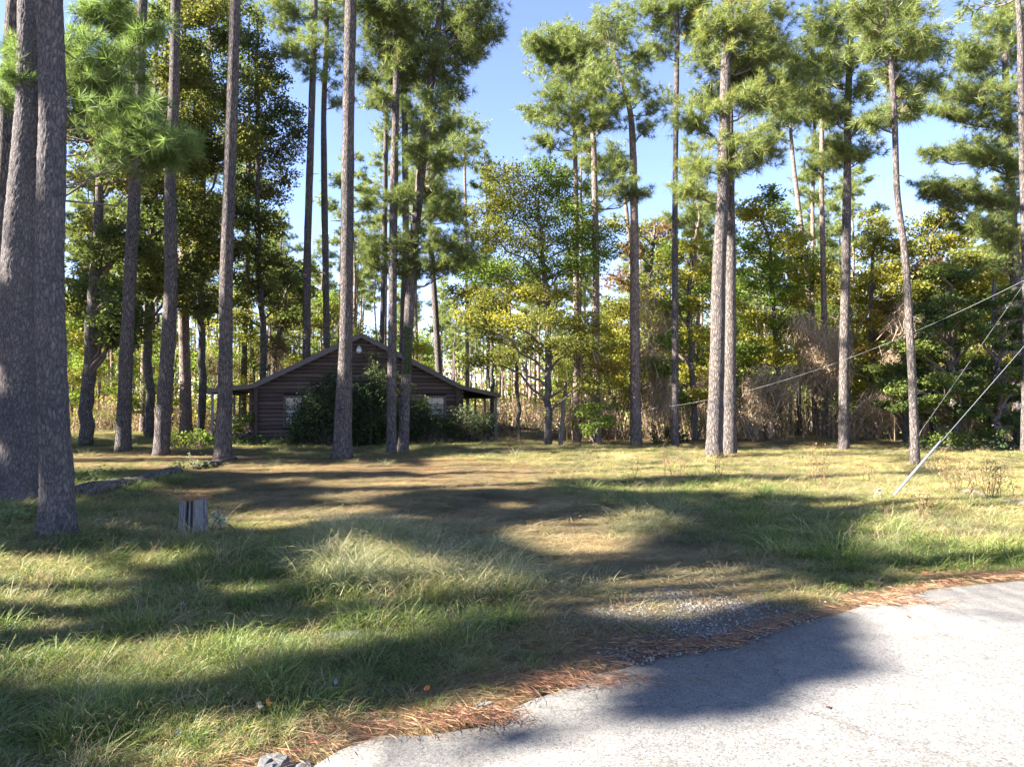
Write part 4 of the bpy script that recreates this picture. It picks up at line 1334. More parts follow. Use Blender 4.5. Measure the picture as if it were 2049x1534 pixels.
# the wood that closes the view: one mass
g = Geo()
drng = np.random.default_rng(8)
VB_ = np.array([.23, .15, .10])
for i in range(330):
    y = drng.uniform(122, 190)
    x = drng.uniform(-1, 1) * (0.85 * y + 10)
    h_ = drng.uniform(12, 20)
    V, F = tube([(x, y, -.3), (x + drng.normal() * .3, y, h_ * .6), (x + drng.normal() * .5, y, h_)], [.22, .15, .05], 4, False)
    g.add(V, F, np.array([.22, .17, .14]) * drng.uniform(.7, 1.2))
    n_ = 120
    c_ = np.array([x, y, h_ * .74]) + runit(n_, drng) * np.array([2.2, 2.2, h_ * .27]) * drng.random((n_, 1)) ** .4
    leaves(g, c_, norm(runit(n_, drng) + [0, 0, .4]), 0.85, drng, PINE * drng.uniform(.75, 1.15), .3, .2)
    n_ = 120
    c_ = np.array([x, y, 3.2]) + drng.normal(size=(n_, 3)) * np.array([2.8, 2, 3.2])
    c_[:, 2] = np.abs(c_[:, 2])
    leaves(g, c_, norm(runit(n_, drng) + [0, 0, .4]), 0.95, drng, (OLV, GRN, VB_)[i % 3] * drng.uniform(.7, 1.3), .3, .6)
tag(g.obj('distant_woods', M_LEAF), 'far-off pine wood closing the view behind the trunks', 'woods', kind='stuff')

# ------------------------------------------------------------------ pines left of the frame: they throw the shade over the lawn, road and cabin
LIT = [  # sunlit patches of ground in source pixels: cx, cy, rx, ry
    (1560, 930, 620, 28), (1500, 968, 330, 16), (1160, 925, 260, 16), (1960, 1085, 190, 62), (1750, 985, 140, 14), (2000, 1000, 160, 40),
    (1150, 1078, 90, 32), (790, 1185, 120, 38), (210, 1312, 380, 46), (620, 1272, 180, 26), (40, 1175, 170, 40), (20, 1220, 110, 34), (560, 1040, 90, 9),
    (880, 968, 210, 9), (1000, 945, 150, 10), (700, 1022, 70, 6), (1290, 1050, 60, 18), (1300, 1205, 140, 26), (1460, 1160, 120, 20), (1560, 1178, 60, 8),
    (2010, 1330, 180, 170), (1860, 1450, 300, 80), (1480, 1525, 430, 55), (1150, 1530, 120, 24), (1980, 1260, 240, 110), (1500, 1660, 1000, 120), (1700, 1560, 600, 60), (1760, 1215, 90, 18), (1420, 1318, 50, 12), (900, 1430, 80, 34), (1130, 1385, 90, 26), (690, 1475, 110, 22), (400, 1500, 240, 34),
    (400, 986, 60, 5), (250, 925, 150, 10), (500, 935, 120, 6), (350, 1110, 60, 10), (640, 940, 200, 6), (2049, 1200, 160, 60), (1200, 1340, 90, 20), (1800, 940, 200, 18)]


# lit things above the ground: (point, radius of the shaft of sun)
LIT3D = [(P(220, 130, 11.8), 1.3), (P(280, 230, 11.9), 1.2), (P(180, 60, 11.6), 1.0), (P(340, 290, 12), .9), (P(20, 160, 11.5), .8), (P(820, 400, 22.8), 1.2), (P(860, 420, 22.8), 1.0),
         (P(695, 240, 20.6), .8), (P(770, 100, 22), 1.2), (P(900, 60, 22.8), 1.3), (P(246, 880, 22.8), .5), (P(370, 870, 24.5), .9), (P(480, 850, 27.3), .8), (P(620, 150, 31), 1.5),
         (P(350, 90, 22), .6), (P(60, 570, 11.6), .5), (P(200, 300, 26), 1.6), (P(430, 120, 31), 2.0), (P(330, 60, 30), 2.0), (P(500, 200, 32), 1.8)]


def lit_at(px, py):
    v = np.zeros(np.shape(px))
    for a, b_, c_, d_ in LIT:
        v = np.maximum(v, np.exp(-(((px - a) / c_) ** 2 + ((py - b_) / d_) ** 2) ** 2 * 0.7))
    return v


def shadow_px(C, rng):
    t = (C[:, 2]) / SUNV[2]
    gx_ = C[:, 0] - SUNV[0] * t
    gy_ = C[:, 1] - SUNV[1] * t
    px, py = proj(gx_, np.maximum(gy_, .3), 0.0)
    inside = (gy_ > 1.5) & (gx_ > -0.9 * gy_ - 2) & (gx_ < 0.9 * gy_ + 2)
    return px, py, inside, gy_


SHR = np.random.default_rng(31)


def keep_shade(C):
    px, py, inside, gy_ = shadow_px(C, SHR)
    l_ = lit_at(px, py)
    gx_ = C[:, 0] - SUNV[0] * C[:, 2] / SUNV[2]
    for ox, oy in ((.32, 0), (-.32, 0), (0, .32), (0, -.32)):
        qx, qy = proj(gx_ + ox, np.maximum(gy_ + oy, .3), 0.0)
        l_ = np.maximum(l_, lit_at(qx, qy))
    # small broken gaps everywhere in the shade of the lawn
    gap = (vnoise(gx_ + 40, gy_ + 40, 1.25, 50) > .73) & (gy_ > 5)
    l_ = np.where(gap, 1.0, l_)
    right = np.clip((px - 1050) / 500, 0, 1) * (py < 1000) * 0.5
    inside2 = (gx_ > -2) & (gy_ > 24)
    right = np.maximum(right * inside, .75 * inside2)
    out = (inside | inside2) & (SHR.random(len(C)) < np.maximum(sstep(.12, .45, l_) * inside, right))
    # the upper parts of the oaks behind stand half in the sun
    tq = (28 - C[:, 1]) / -SUNV[1]
    hx, hz_ = C[:, 0] - SUNV[0] * tq, C[:, 2] - SUNV[2] * tq
    out |= (hx > -21) & (hx < -8) & (hz_ > 8) & (hz_ < 20) & (SHR.random(len(C)) < .8)
    for q, r in LIT3D:
        d = C - q
        out |= np.linalg.norm(d - (d @ SUNV)[:, None] * SUNV, axis=1) < r * (.7 + .5 * SHR.random(len(C)))
    return ~out


# where shade is wanted: ground in view, plus the cabin front and the trunks at the left
TRUNKS = [G(114, 1082), G(40, 1000), G(246, 905), G(322, 913), G(445, 921), G(684, 917), G(684, 917), G(783, 909), G(806, 907), G(114, 1082), G(40, 1000)]
targets = []
while len(targets) < 400:
    if SHR.random() < 0.72:
        y = 2.2 + 29 * SHR.random() ** 0.8
        x = SHR.uniform(-0.80 * y - 1, 0.8 * y + 1)
        z_ = 0.0
        px, py = proj(np.array([x]), np.array([y]))
        if SHR.random() < lit_at(px, py)[0] * 1.3:
            continue
        if px[0] > 1000 and py[0] < 1010 and SHR.random() < 0.6:
            continue
    elif SHR.random() < .5:
        x, y, z_ = SHR.uniform(-20, -2), SHR.uniform(20, 32), SHR.uniform(0, 6)
    else:
        q = TRUNKS[SHR.integers(0, len(TRUNKS))]
        x, y, z_ = q[0], q[1], SHR.uniform(0, 10)
    targets.append((x, y, z_))
for poly, n_ in (([(1230, 1390), (1480, 1270), (1700, 1210), (1800, 1290), (1640, 1390), (1420, 1430), (1280, 1430)], 34), ([(640, 1510), (900, 1465), (1050, 1500), (900, 1534)], 10), ([(1000, 1440), (1250, 1360), (1250, 1420)], 5),
                 ([(1250, 1000), (1800, 1080), (1900, 1130), (1700, 1180), (1300, 1120)], 26), ([(500, 1000), (1000, 1000), (1050, 1120), (500, 1120)], 16), ([(0, 1360), (600, 1340), (700, 1420), (300, 1480), (0, 1500)], 12)):
    for a in fill(poly, n_, 10, SHR):
        q = G(a[0], a[1])
        targets.append((q[0], q[1], 0.0))
targets = np.array(targets)
hh = SHR.uniform(10.5, 19, len(targets))
t_ = (hh - targets[:, 2]) / SUNV[2]
CC = targets + SUNV[None, :] * t_[:, None]
vis = CC[:, 0] > -0.80 * CC[:, 1] - 1.0
vis |= CC[:, 1] < -40
CC = CC[~vis]
# trunks in the wood on that side
tr = []
tries = 0
while len(tr) < 68 and tries < 9000:
    tries += 1
    c_ = CC[SHR.integers(0, len(CC))]
    p_ = c_[:2] + SHR.normal(size=2) * 1.2
    if p_[0] > -0.80 * p_[1] - 2.5 or (p_[1] < 2.5 and p_[0] > -7):
        continue
    if any(np.hypot(*(p_ - q)) < 2.3 for q in tr):
        continue
    if 2.2 < p_[1] + (3.0 - p_[0]) * SUNV[1] / SUNV[0] < 6.3:      # its trunk's shadow would stripe the open road
        continue
    tr.append(p_)
tr = np.array(tr)
own = np.argmin(((CC[:, None, :2] - tr[None]) ** 2).sum(-1), 1)
for i, p_ in enumerate(tr):
    rng = np.random.default_rng(7000 + i)
    foot = np.array([p_[0], p_[1], 0.0])
    root = empty('pine_tree', foot, 'tall pine of the wood left of the clearing', 'pine tree', 'pines of the wood left of the clearing')
    mine = CC[own == i]
    hgt = max(18.0, mine[:, 2].max() + 2.5 if len(mine) else 18)
    zz = np.linspace(-.15, hgt, 16)
    path = np.stack([foot[0] + .25 * np.sin(zz * .2 + i), foot[1] + .2 * np.cos(zz * .23 + i * 2) - .2, zz], 1)
    gt, gb, gn = Geo(), Geo(), Geo()
    V, F = tube(path, rng.uniform(.15, .24) * (1 - .75 * np.clip(zz / hgt, 0, 1)), 9, True, .02, rng)
    gt.add(V, F)
    gt.obj('trunk', M_BARK, root, smooth=True, origin=foot)
    at = lambda z_, p=path: np.array([np.interp(z_, p[:, 2], p[:, 0]), np.interp(z_, p[:, 2], p[:, 1]), z_])
    for c_ in mine:
        r = rng.uniform(1.0, 1.5)
        d_ = np.hypot(*(c_[:2] - p_))
        pine_cluster(gb, gn, at(max(4, c_[2] - .3 * d_)), c_, np.array([r, r, r * .7]), rng, 1.3, 11, 0.075, 0.31, PINE, .028, keep=keep_shade, sides=4)
    for k in range(5):
        z_ = hgt * (.8 + .04 * k)
        a = rng.uniform(0, 6.28)
        pine_cluster(gb, gn, at(z_), at(z_) + np.array([math.cos(a), math.sin(a), .2]) * .9, np.array([.8, .8, .5]), rng, .8, 10, .07, .31, PINE, .025, keep=keep_shade, sides=4)
    if gb.n:
        tag(gb.obj('branches', M_LIMB, root, origin=foot), kind='stuff')
    if gn.n:
        tag(gn.obj('crown', M_NEEDLE, root, origin=foot), kind='stuff')

# ------------------------------------------------------------------ shrubs and brush
def shrub(label, lumps, Y, base, n, size, seed, name='shrub', cat='shrub', alt=None, twigs=10, up=0.5, warm=.3, twig_col=None):
    """lumps: ellipses in source pixels (cx, cy, rx, ry[, depth offset]); one plant with stems from its foot"""
    rng = np.random.default_rng(6000 + seed)
    cx = np.mean([l_[0] for l_ in lumps])
    foot = P(cx, 880, Y)
    foot[2] = 0
    root = empty(name, foot, label, cat)
    gs, gl = Geo(), Geo()
    for l_ in lumps:
        yd = Y + (l_[4] if len(l_) > 4 else rng.normal() * .25)
        C = P(l_[0], l_[1], yd)
        R = np.array([l_[2], (l_[2] + l_[3]) / 2, l_[3]]) * yd / FPX
        nn = int(2.4 * n * R[0] * R[2] / .5) + 60
        ns = max(6, nn // 12)
        sc = C + runit(ns, rng) * R * rng.random((ns, 1)) ** .33
        sc[:, 2] = np.maximum(sc[:, 2], .06)
        idx = rng.integers(0, ns, nn)
        pos = sc[idx] + rng.normal(size=(nn, 3)) * (.05 + .10 * R.mean())
        pos[:, 2] = np.maximum(pos[:, 2], .03)
        leaves(gl, pos, norm(runit(nn, rng) + [0, -.2, up]), size * 1.2, rng, base if alt is None or rng.random() < .6 else alt, .3, warm)
        gl.C[-1] = gl.C[-1] * np.repeat(rng.uniform(.7, 1.3, ns)[idx], 3)[:, None]
        for k in range(twigs):
            s = np.array([foot[0] + (C[0] - foot[0]) * rng.uniform(.5, 1) + rng.normal() * .1, yd + rng.normal() * .1, -.03])
            e = sc[rng.integers(0, ns)]
            e = e + norm(e - s) * rng.uniform(0, .15)
            V, F = tube(limb_path(s, e, rng, -.1, 5), np.linspace(.014, .003, 5), 3, False)
            gs.add(V, F)
    tag(gs.obj('stems', M_LIMB, root, origin=foot), kind='stuff')
    tag(gl.obj('foliage', M_LEAF, root, origin=foot), kind='stuff')
    return root


DKG = np.array([0.030, 0.050, 0.020])
shrub('big dark evergreen shrub covering the middle of the cabin front', [(690, 800, 60, 50), (640, 830, 60, 50), (720, 840, 70, 50), (610, 860, 40, 32), (760, 830, 50, 48), (665, 765, 30, 26), (790, 860, 40, 36), (745, 785, 35, 30), (690, 870, 90, 25), (608, 836, 24, 28), (606, 866, 32, 20), (576, 880, 18, 9), (650, 800, 50, 44)], 26.3, DKG, 330, .085, 1, alt=np.array([.045, .07, .022]))
shrub('yellowish holly bush before the cabin between the shrub and the right window', [(840, 835, 32, 36), (870, 850, 36, 30), (825, 870, 36, 26), (848, 812, 14, 16), (890, 852, 16, 14)], 27.2, np.array([.06, .08, .022]), 330, .085, 2, alt=DKG)
shrub('vine spread over the logs above the dark shrub', [(765, 745, 34, 22, .9), (800, 770, 30, 26, 1.0), (760, 780, 30, 22, .9), (745, 715, 16, 12, 1.2)], 26.8, np.array([.05, .07, .022]), 200, .08, 3, name='climbing_vine', cat='vine')
shrub('round grey-green bush at the right corner of the cabin', [(925, 840, 32, 28), (950, 848, 30, 24), (905, 858, 30, 22), (975, 855, 16, 18), (930, 868, 44, 16)], 27.6, np.array([.055, .075, .035]), 330, .075, 4, alt=DKG)
shrub('glossy dark bush beneath the end of the right porch roof', [(965, 845, 20, 24), (985, 838, 10, 12), (955, 868, 28, 16)], 27.9, DKG, 330, .08, 5)
shrub('sunlit yellow-green bush left of the porch pine', [(370, 876, 32, 15), (395, 868, 20, 12), (345, 880, 18, 12), (415, 882, 22, 10)], 24.5, np.array([.12, .15, .03]), 300, .085, 6, alt=GRN, warm=.4)
shrub('sunlit sprig bush inside the left porch railing', [(478, 846, 24, 16), (490, 862, 22, 14), (500, 832, 12, 12)], 27.3, np.array([.15, .17, .03]), 300, .085, 7, alt=GRN)
shrub('low dark leafy weeds along the left porch foot', [(470, 884, 40, 10), (520, 884, 34, 10), (430, 886, 24, 8), (550, 884, 30, 10)], 25.6, np.array([.05, .085, .022]), 330, .08, 8, alt=GRN * .8)
shrub('low dark bush at the foot of the straight pine in the treeline', [(1320, 872, 26, 20), (1345, 866, 20, 22), (1365, 878, 20, 14)], 26.4, DKG, 330, .08, 9, alt=OLV * .7)
shrub('broad dark fern-like brush under the cedars', [(1930, 880, 46, 18), (1880, 876, 36, 18), (1975, 888, 40, 16), (2020, 892, 40, 14), (1850, 888, 26, 12)], 23.5, DKG * 1.1, 300, .08, 10, alt=GRN * .7)
shrub('pale broadleaf weed clump beside the near pine foot', [(28, 1032, 28, 14), (8, 1050, 22, 12), (48, 1048, 18, 9)], 9.6, np.array([.12, .17, .07]), 300, .06, 11, name='weed_clump', cat='weeds', twigs=5, up=1.2)
shrub('small grey-green weeds between the near pine and the stump', [(175, 1070, 22, 10), (200, 1078, 26, 8), (250, 1065, 24, 8)], 8.7, np.array([.11, .15, .08]), 260, .05, 12, name='weed_clump', cat='weeds', twigs=4, up=1.2)
shrub('feathery bright green weeds on the lawn before the swollen-footed pine', [(205, 952, 26, 14), (180, 962, 20, 8), (228, 960, 18, 8)], 15.3, np.array([.10, .15, .04]), 300, .06, 13, name='weed_clump', cat='weeds', twigs=8)
shrub('leafy weeds growing against the end of the fallen trunk', [(385, 930, 24, 9), (410, 934, 20, 7), (360, 934, 18, 7)], 17.6, np.array([.11, .13, .06]), 280, .06, 14, name='weed_clump', cat='weeds', twigs=5)
shrub('little silver-leaved seedling right of the stump', [(441, 1046, 7, 7), (437, 1036, 5, 5)], 9.2, np.array([.25, .32, .28]), 220, .045, 15, name='seedling', cat='seedling', twigs=2, up=1.2)


def dry_stalks(label, px, py, wpx, hpx, n, seed, leafy=0.5):
    rng = np.random.default_rng(8000 + seed)
    foot = G(px, py)
    s_ = foot[1] / FPX
    root = empty('dry_weed', foot, label, 'dry weed')
    g = Geo()
    gl = Geo()
    for k in range(n):
        b0 = foot + np.array([rng.normal() * wpx * .3, rng.normal() * wpx * .2, 0]) * np.array([s_, s_, 0])
        e = b0 + np.array([rng.normal() * wpx * .28 * s_, rng.normal() * .15, hpx * s_ * rng.uniform(.55, 1)])
        pth = limb_path(b0, e, rng, -.05, 6)
        V, F = tube(pth, np.linspace(.006, .0025, 6), 3, False)
        c_ = np.array([.17, .10, .06]) * rng.uniform(.7, 1.3)
        g.add(V, F, c_)
        for q in range(5):
            s = pth[rng.integers(2, 6)]
            e2 = s + norm(rng.normal(size=3) + [0, 0, .8]) * hpx * s_ * rng.uniform(.12, .3)
            V, F = tube(np.stack([s, (s + e2) / 2 + rng.normal(size=3) * .01, e2]), [.003, .002, .0015], 3, False)
            g.add(V, F, c_)
            m_ = int(5 * leafy)
            if m_:
                leaves(gl, e2 + rng.normal(size=(m_, 3)) * .035, runit(m_, rng), .035, rng, (.22, .15, .08), .35)
    tag(g.obj('stalks', M_DRY, root, origin=foot), kind='stuff')
    if gl.n:
        tag(gl.obj('seed_heads', M_DRY, root, origin=foot), kind='stuff')


for i, a in enumerate([('tall thin brown weed in the sunny field behind the anchor', 1650, 975, 40, 90, 8, .4), ('brown bramble-like weed right of the guy wire foot', 1930, 985, 80, 75, 16, 1.0), ('dead weed at the end of the pale limb on the right', 1985, 1005, 50, 80, 12, .8),
                       ('low brown weed just left of the guy anchor rods', 1745, 965, 26, 60, 5, .4), ('dark wispy weed left of the sunny field', 1345, 955, 40, 70, 7, .3), ('single dark stalk left of the wispy weed', 1268, 968, 14, 60, 2, .3),
                       ('sparse brown weed midway between the wispy weed and the field', 1440, 965, 26, 55, 4, .4), ('grey bare weed stem beside the near pine foot', 92, 1060, 26, 60, 3, .3), ('brown weed before the right porch corner', 1010, 905, 60, 45, 12, .6),
                       ('tan weed heads at the right verge', 1850, 1040, 40, 55, 6, .8)]):
    dry_stalks(*a[:1], a[1], a[2], a[3], a[4], a[5], i, a[6])


def vine_tangle(label, lumps, Y, n, seed, col):
    rng = np.random.default_rng(8500 + seed)
    C0 = P(np.mean([l_[0] for l_ in lumps]), 870, Y)
    C0[2] = 0
    g = Geo()
    for l_ in lumps:
        C = P(l_[0], l_[1], Y + rng.normal() * .4)
        R = np.array([l_[2], (l_[2] + l_[3]) / 2, l_[3]]) * Y / FPX
        m_ = int(4.5 * n * R[0] * R[2])
        for k in range(m_):
            a = C + runit(1, rng)[0] * R * rng.random() ** .4
            ln = rng.uniform(.25, .9)
            q = np.stack([a, a + np.array([rng.normal() * .2, rng.normal() * .2, -.25 * ln]) , a + np.array([rng.normal() * .35, rng.normal() * .3, -ln])])
            w_ = rng.uniform(.006, .016)
            side = np.array([w_, 0, 0]) if rng.random() < .5 else np.array([0, w_, 0])
            V = np.concatenate([q - side, q + side])
            g.add(V, [[0, 1, 4], [0, 4, 3], [1, 2, 5], [1, 5, 4]], np.asarray(col) * rng.uniform(.6, 1.4))
        m2 = m_ // 2
        leaves(g, C + runit(m2, rng) * R * rng.random((m2, 1)) ** .4, runit(m2, rng), .08, rng, np.asarray(col) * 1.1, .4)
    o = g.obj('vine_tangle', M_DRY, origin=C0)
    return tag(o, label, 'vine tangle')


VB = np.array([.31, .235, .165])
vine_tangle('pale brown dead vine mass draped over the treeline right of the thick pair', [(1625, 670, 40, 36), (1660, 690, 30, 40), (1600, 640, 30, 20), (1650, 740, 30, 40), (1680, 720, 16, 40), (1620, 720, 24, 50), (1690, 660, 14, 30)], 30.5, 170, 1, VB * 1.35)
vine_tangle('brown vine curtain hanging beside the forked pine', [(1300, 700, 24, 60), (1310, 790, 26, 50), (1290, 600, 18, 40), (1330, 640, 20, 40), (1325, 760, 20, 60)], 27.6, 130, 2, VB * .9)
vine_tangle('grey-brown vine knot at the foot of the scraggly pine', [(1178, 800, 26, 18), (1160, 815, 22, 16), (1195, 790, 20, 14)], 26.6, 200, 3, VB * .9)
vine_tangle('brown vines hanging on the trunks behind the thick pair', [(1520, 770, 30, 50), (1550, 800, 24, 50), (1575, 760, 20, 40), (1500, 830, 24, 30), (1405, 770, 20, 40)], 29.5, 130, 4, VB * 1.2)
vine_tangle('tan vine curtain left of the cedars', [(1800, 640, 26, 20), (1790, 700, 20, 30), (1765, 800, 30, 40), (1730, 820, 24, 40), (1810, 610, 20, 18)], 29.0, 120, 5, VB * 1.3)
vine_tangle('brown vine clump high on the trunk behind the porch pine', [(548, 700, 24, 24), (440, 730, 16, 30), (420, 720, 14, 24), (560, 680, 16, 14)], 35.5, 110, 6, VB * .6)

# brush of the forest floor: nobody could count it
g = Geo()
ur = np.random.default_rng(61)
n = 0
while n < 620:
    y = 29.5 + 60 * ur.random() ** 1.6
    x = ur.uniform(-1, 1) * (.82 * y + 3)
    px, _ = proj(x, y)
    loc = np.array([x, y]) - cab_c[:2]
    if abs(loc @ np.array([math.cos(CAB_A), math.sin(CAB_A)])) < 6.4 and abs(loc @ np.array([-math.sin(CAB_A), math.cos(CAB_A)])) < 5.2:
        continue
    if 900 < px < 1110 and y < 48 and ur.random() < .75:
        continue
    if px < 500 and y < 33:
        continue
    n += 1
    hgt = ur.uniform(.4, 1.5) * (2.3 if px > 1150 else 1.0) * (1.0 + (y - 30) / 90)
    wid = ur.uniform(.5, 1.5)
    t_ = ur.random()
    colr = VB * ur.uniform(.55, 1.15) if t_ < .5 else (OLV if t_ < .8 else (GRN if t_ < .92 else YEL)) * ur.uniform(.6, 1.1)
    m_ = 70
    a = np.array([x, y, 0]) + np.stack([ur.normal(size=m_) * wid * .45, ur.normal(size=m_) * wid * .45, np.zeros(m_)], 1)
    e = a + np.stack([ur.normal(size=m_) * .35, ur.normal(size=m_) * .35, hgt * ur.uniform(.3, 1.1, m_)], 1)
    wv = np.stack([np.cos(ur.uniform(0, 6.3, m_)), np.sin(ur.uniform(0, 6.3, m_)), np.zeros(m_)], 1) * (.006 + .0004 * y)
    g.add(np.stack([a - wv, a + wv, e], 1).reshape(-1, 3), np.arange(3 * m_).reshape(-1, 3), np.repeat(VB * ur.uniform(.4, 1.1, (m_, 1)), 3, 0))
    m_ = 90
    pos = np.array([x, y, hgt * .5]) + ur.normal(size=(m_, 3)) * np.array([wid * .5, wid * .5, hgt * .26])
    pos[:, 2] = np.maximum(pos[:, 2], .05)
    leaves(g, pos, norm(runit(m_, ur) + [0, 0, .5]), .10 + .0012 * y, ur, colr, .4, .4)
tag(g.obj('undergrowth', M_DRY), 'brown and green brush on the forest floor behind the clearing', 'undergrowth', kind='stuff')

# ------------------------------------------------------------------ stump, fallen trunk, limbs
sf = G(386, 1066)
root = empty('tree_stump', sf, 'short silvery weathered stump with a dark split and needles heaped on top', 'stump')
srng = np.random.default_rng(12)
mth, nz_ = 120, 26
th = np.linspace(0, 2 * np.pi, mth, endpoint=False)
zs = np.linspace(-.08, .455, nz_)
groove = 0.012 * vnoise(th * 9, th * 0, .35, 3) + 0.022 * (vnoise(th * 6, th * 0, .8, 5) > .62)
crack = 0.075 * np.exp(-((((th - 4.66 + np.pi) % (2 * np.pi)) - np.pi) / .10) ** 2) + 0.03 * np.exp(-((((th - 4.25 + np.pi) % (2 * np.pi)) - np.pi) / .05) ** 2) + 0.03 * np.exp(-((((th - 5.05 + np.pi) % (2 * np.pi)) - np.pi) / .04) ** 2)
rad = (.168 + .012 * np.cos(2 * th + 1))[None, :] * (1 + .16 * (1 - np.clip(zs / .455, 0, 1)[:, None]) ** 1.5) - groove[None, :] - crack[None, :] * (.55 + .45 * np.sin(zs * 9 + 1)[:, None] ** 2) * (np.clip((.47 - zs) / .06, .15, 1))[:, None]
rad = rad + .003 * srng.normal(size=rad.shape)
topz = zs[:, None] + np.where(np.arange(nz_)[:, None] == nz_ - 1, .022 * (vnoise(th * 5, th * 0, .5, 8) - .5)[None, :], 0)
V = np.stack([rad * np.cos(th), rad * np.sin(th), topz], 2).reshape(-1, 3)
i = np.arange(nz_ - 1)[:, None] * mth
j = np.arange(mth)[None, :]
j2 = (j + 1) % mth
a, b_, c_, d_ = (i + j).ravel(), (i + j2).ravel(), (i + mth + j2).ravel(), (i + mth + j).ravel()
F = np.concatenate([np.stack([a, b_, c_], 1), np.stack([a, c_, d_], 1)])
V = np.concatenate([V, [[0, 0, .43]]])
jj = np.arange(mth)
F = np.concatenate([F, np.stack([(nz_ - 1) * mth + jj, (nz_ - 1) * mth + (jj + 1) % mth, np.full(mth, nz_ * mth)], 1)])
dep = np.clip((groove[None, :] + crack[None, :]) / .05, 0, 1) * np.ones((nz_, 1))
colw = np.concatenate([(np.array([1, 1, 1])[None, :] * (1 - dep.ravel()[:, None]) + np.array([.28, .2, .15])[None, :] * dep.ravel()[:, None]), [[.6, .5, .4]]])
g = Geo()
g.add(V, F, colw)
M_STUMP = plain_mat('silvered_wood', (0.19, 0.185, 0.18), 0.45, 7.0, 0.9, .1, (9, 9, .7), .6, attr=True)
g.obj('trunk', M_STUMP, root)
g = Geo()
n = 420
pc = np.stack([srng.normal(size=n) * .085, srng.normal(size=n) * .085, .445 + .03 * srng.random(n)], 1)
d_ = norm(runit(n, srng) * [1, 1, .35])
ln = srng.uniform(.05, .10, n)[:, None]
wv = norm(np.cross(d_, srng.normal(size=(n, 3)))) * .0022
g.add(np.stack([pc - d_ * ln - wv, pc - d_ * ln + wv, pc + d_ * ln], 1).reshape(-1, 3), np.arange(3 * n).reshape(-1, 3), np.repeat(np.array([.34, .19, .08]) * srng.uniform(.6, 1.3, (n, 1)), 3, 0))
V, F = tube([(.02, 0, .44), (.03, .01, .52), (.07, .0, .57)], [.005, .004, .002], 4)
g.add(V, F, (.3, .25, .2))
tag(g.obj('needle_heap', M_STRAW, root), kind='stuff')

a, b_ = G(150, 1000), G(362, 950)
b2 = G(365, 952)
g = Geo()
n = 22
t = np.linspace(0, 1, n)[:, None]
pth = a + (b_ - a) * t + np.array([0, 0, .07]) + np.stack([.05 * np.sin(t[:, 0] * 5), .06 * np.sin(t[:, 0] * 4), .03 * np.sin(t[:, 0] * 9)], 1)
V, F = tube(pth, np.linspace(.17, .12, n) * (1 + .05 * srng.normal(size=n)), 14, True, .05, srng)
g.add(V, F)
o = g.obj('fallen_log', M_OAKBARK, smooth=True, origin=a)
tag(o, 'rotting grey trunk lying in the grass between the fat pines and the porch pine', 'fallen log')
g = Geo()
a, b_ = G(395, 938), G(470, 921)
pth = a + (b_ - a) * t + np.array([0, 0, .05]) + np.stack([.04 * np.sin(t[:, 0] * 7), 0 * t[:, 0], .02 * np.sin(t[:, 0] * 9)], 1)
V, F = tube(pth, np.linspace(.09, .06, n), 10, True, .06, srng)
g.add(V, F)
tag(g.obj('fallen_limb', M_OAKBARK, smooth=True, origin=a), 'short grey rotten limb lying at the foot of the porch pine', 'fallen limb')
g = Geo()
a, b_ = G(1925, 990), G(2060, 1022)
pth = a + (b_ - a) * t + np.array([0, 0, .07]) + np.stack([.04 * np.sin(t[:, 0] * 6), .05 * np.sin(t[:, 0] * 4), .03 * np.sin(t[:, 0] * 8)], 1)
V, F = tube(pth, np.linspace(.03, .06, n), 10, True, .05, srng)
g.add(V, F)
M_PALEWOOD = plain_mat('bleached_wood', (.075, .065, .055), .3, 9, .9, .1, (1, 5, 5), .4)
tag(g.obj('fallen_limb', M_PALEWOOD, smooth=True, origin=a), 'pale fallen limb lying among brown weeds at the right edge', 'fallen limb')
for lab, p0, p1, r0, r1 in (('thin dark pole lying in the sunny field right of the guy foot', (1903, 978), (1935, 990), .018, .012),
                            ('short bleached stick lying on the worn driveway', (1073, 1134), (1100, 1136), .012, .008)):
    a, b_ = G(*p0) + [0, 0, .05], G(*p1) + [0, 0, .05]
    g = Geo()
    V, F = tube(smooth_path(np.stack([a, (a + b_) / 2 + [0, .01, .02], b_]), 8), np.linspace(r0, r1, 8), 6)
    g.add(V, F)
    tag(g.obj('stick', M_PALEWOOD, origin=a), lab, 'stick')
# broken dead stem leaning at the clearing's edge
Yd = depth_at(892)
pts = np.array([P(1121, 893, Yd), P(1125, 850, Yd), P(1128, 805, Yd), P(1132, 772, Yd), P(1133, 764, Yd)])
pts[0, 2] = -.05
g = Geo()
V, F = tube(smooth_path(pts, 14), np.concatenate([np.linspace(.085, .065, 12), [.05, .015]]), 9, True, .05, srng)
g.add(V, F)
V, F = tube(np.stack([P(1117, 868, Yd), P(1117, 845, Yd), P(1119, 832, Yd)]), [.02, .018, .008], 5)
g.add(V, F)
tag(g.obj('dead_snag', plain_mat('silver_snag', (.15, .14, .125), .35, 7, .9, .1, (6, 6, .8), .4), smooth=True, origin=pts[0]), 'bleached broken dead stem leaning beside the young elm', 'dead tree')
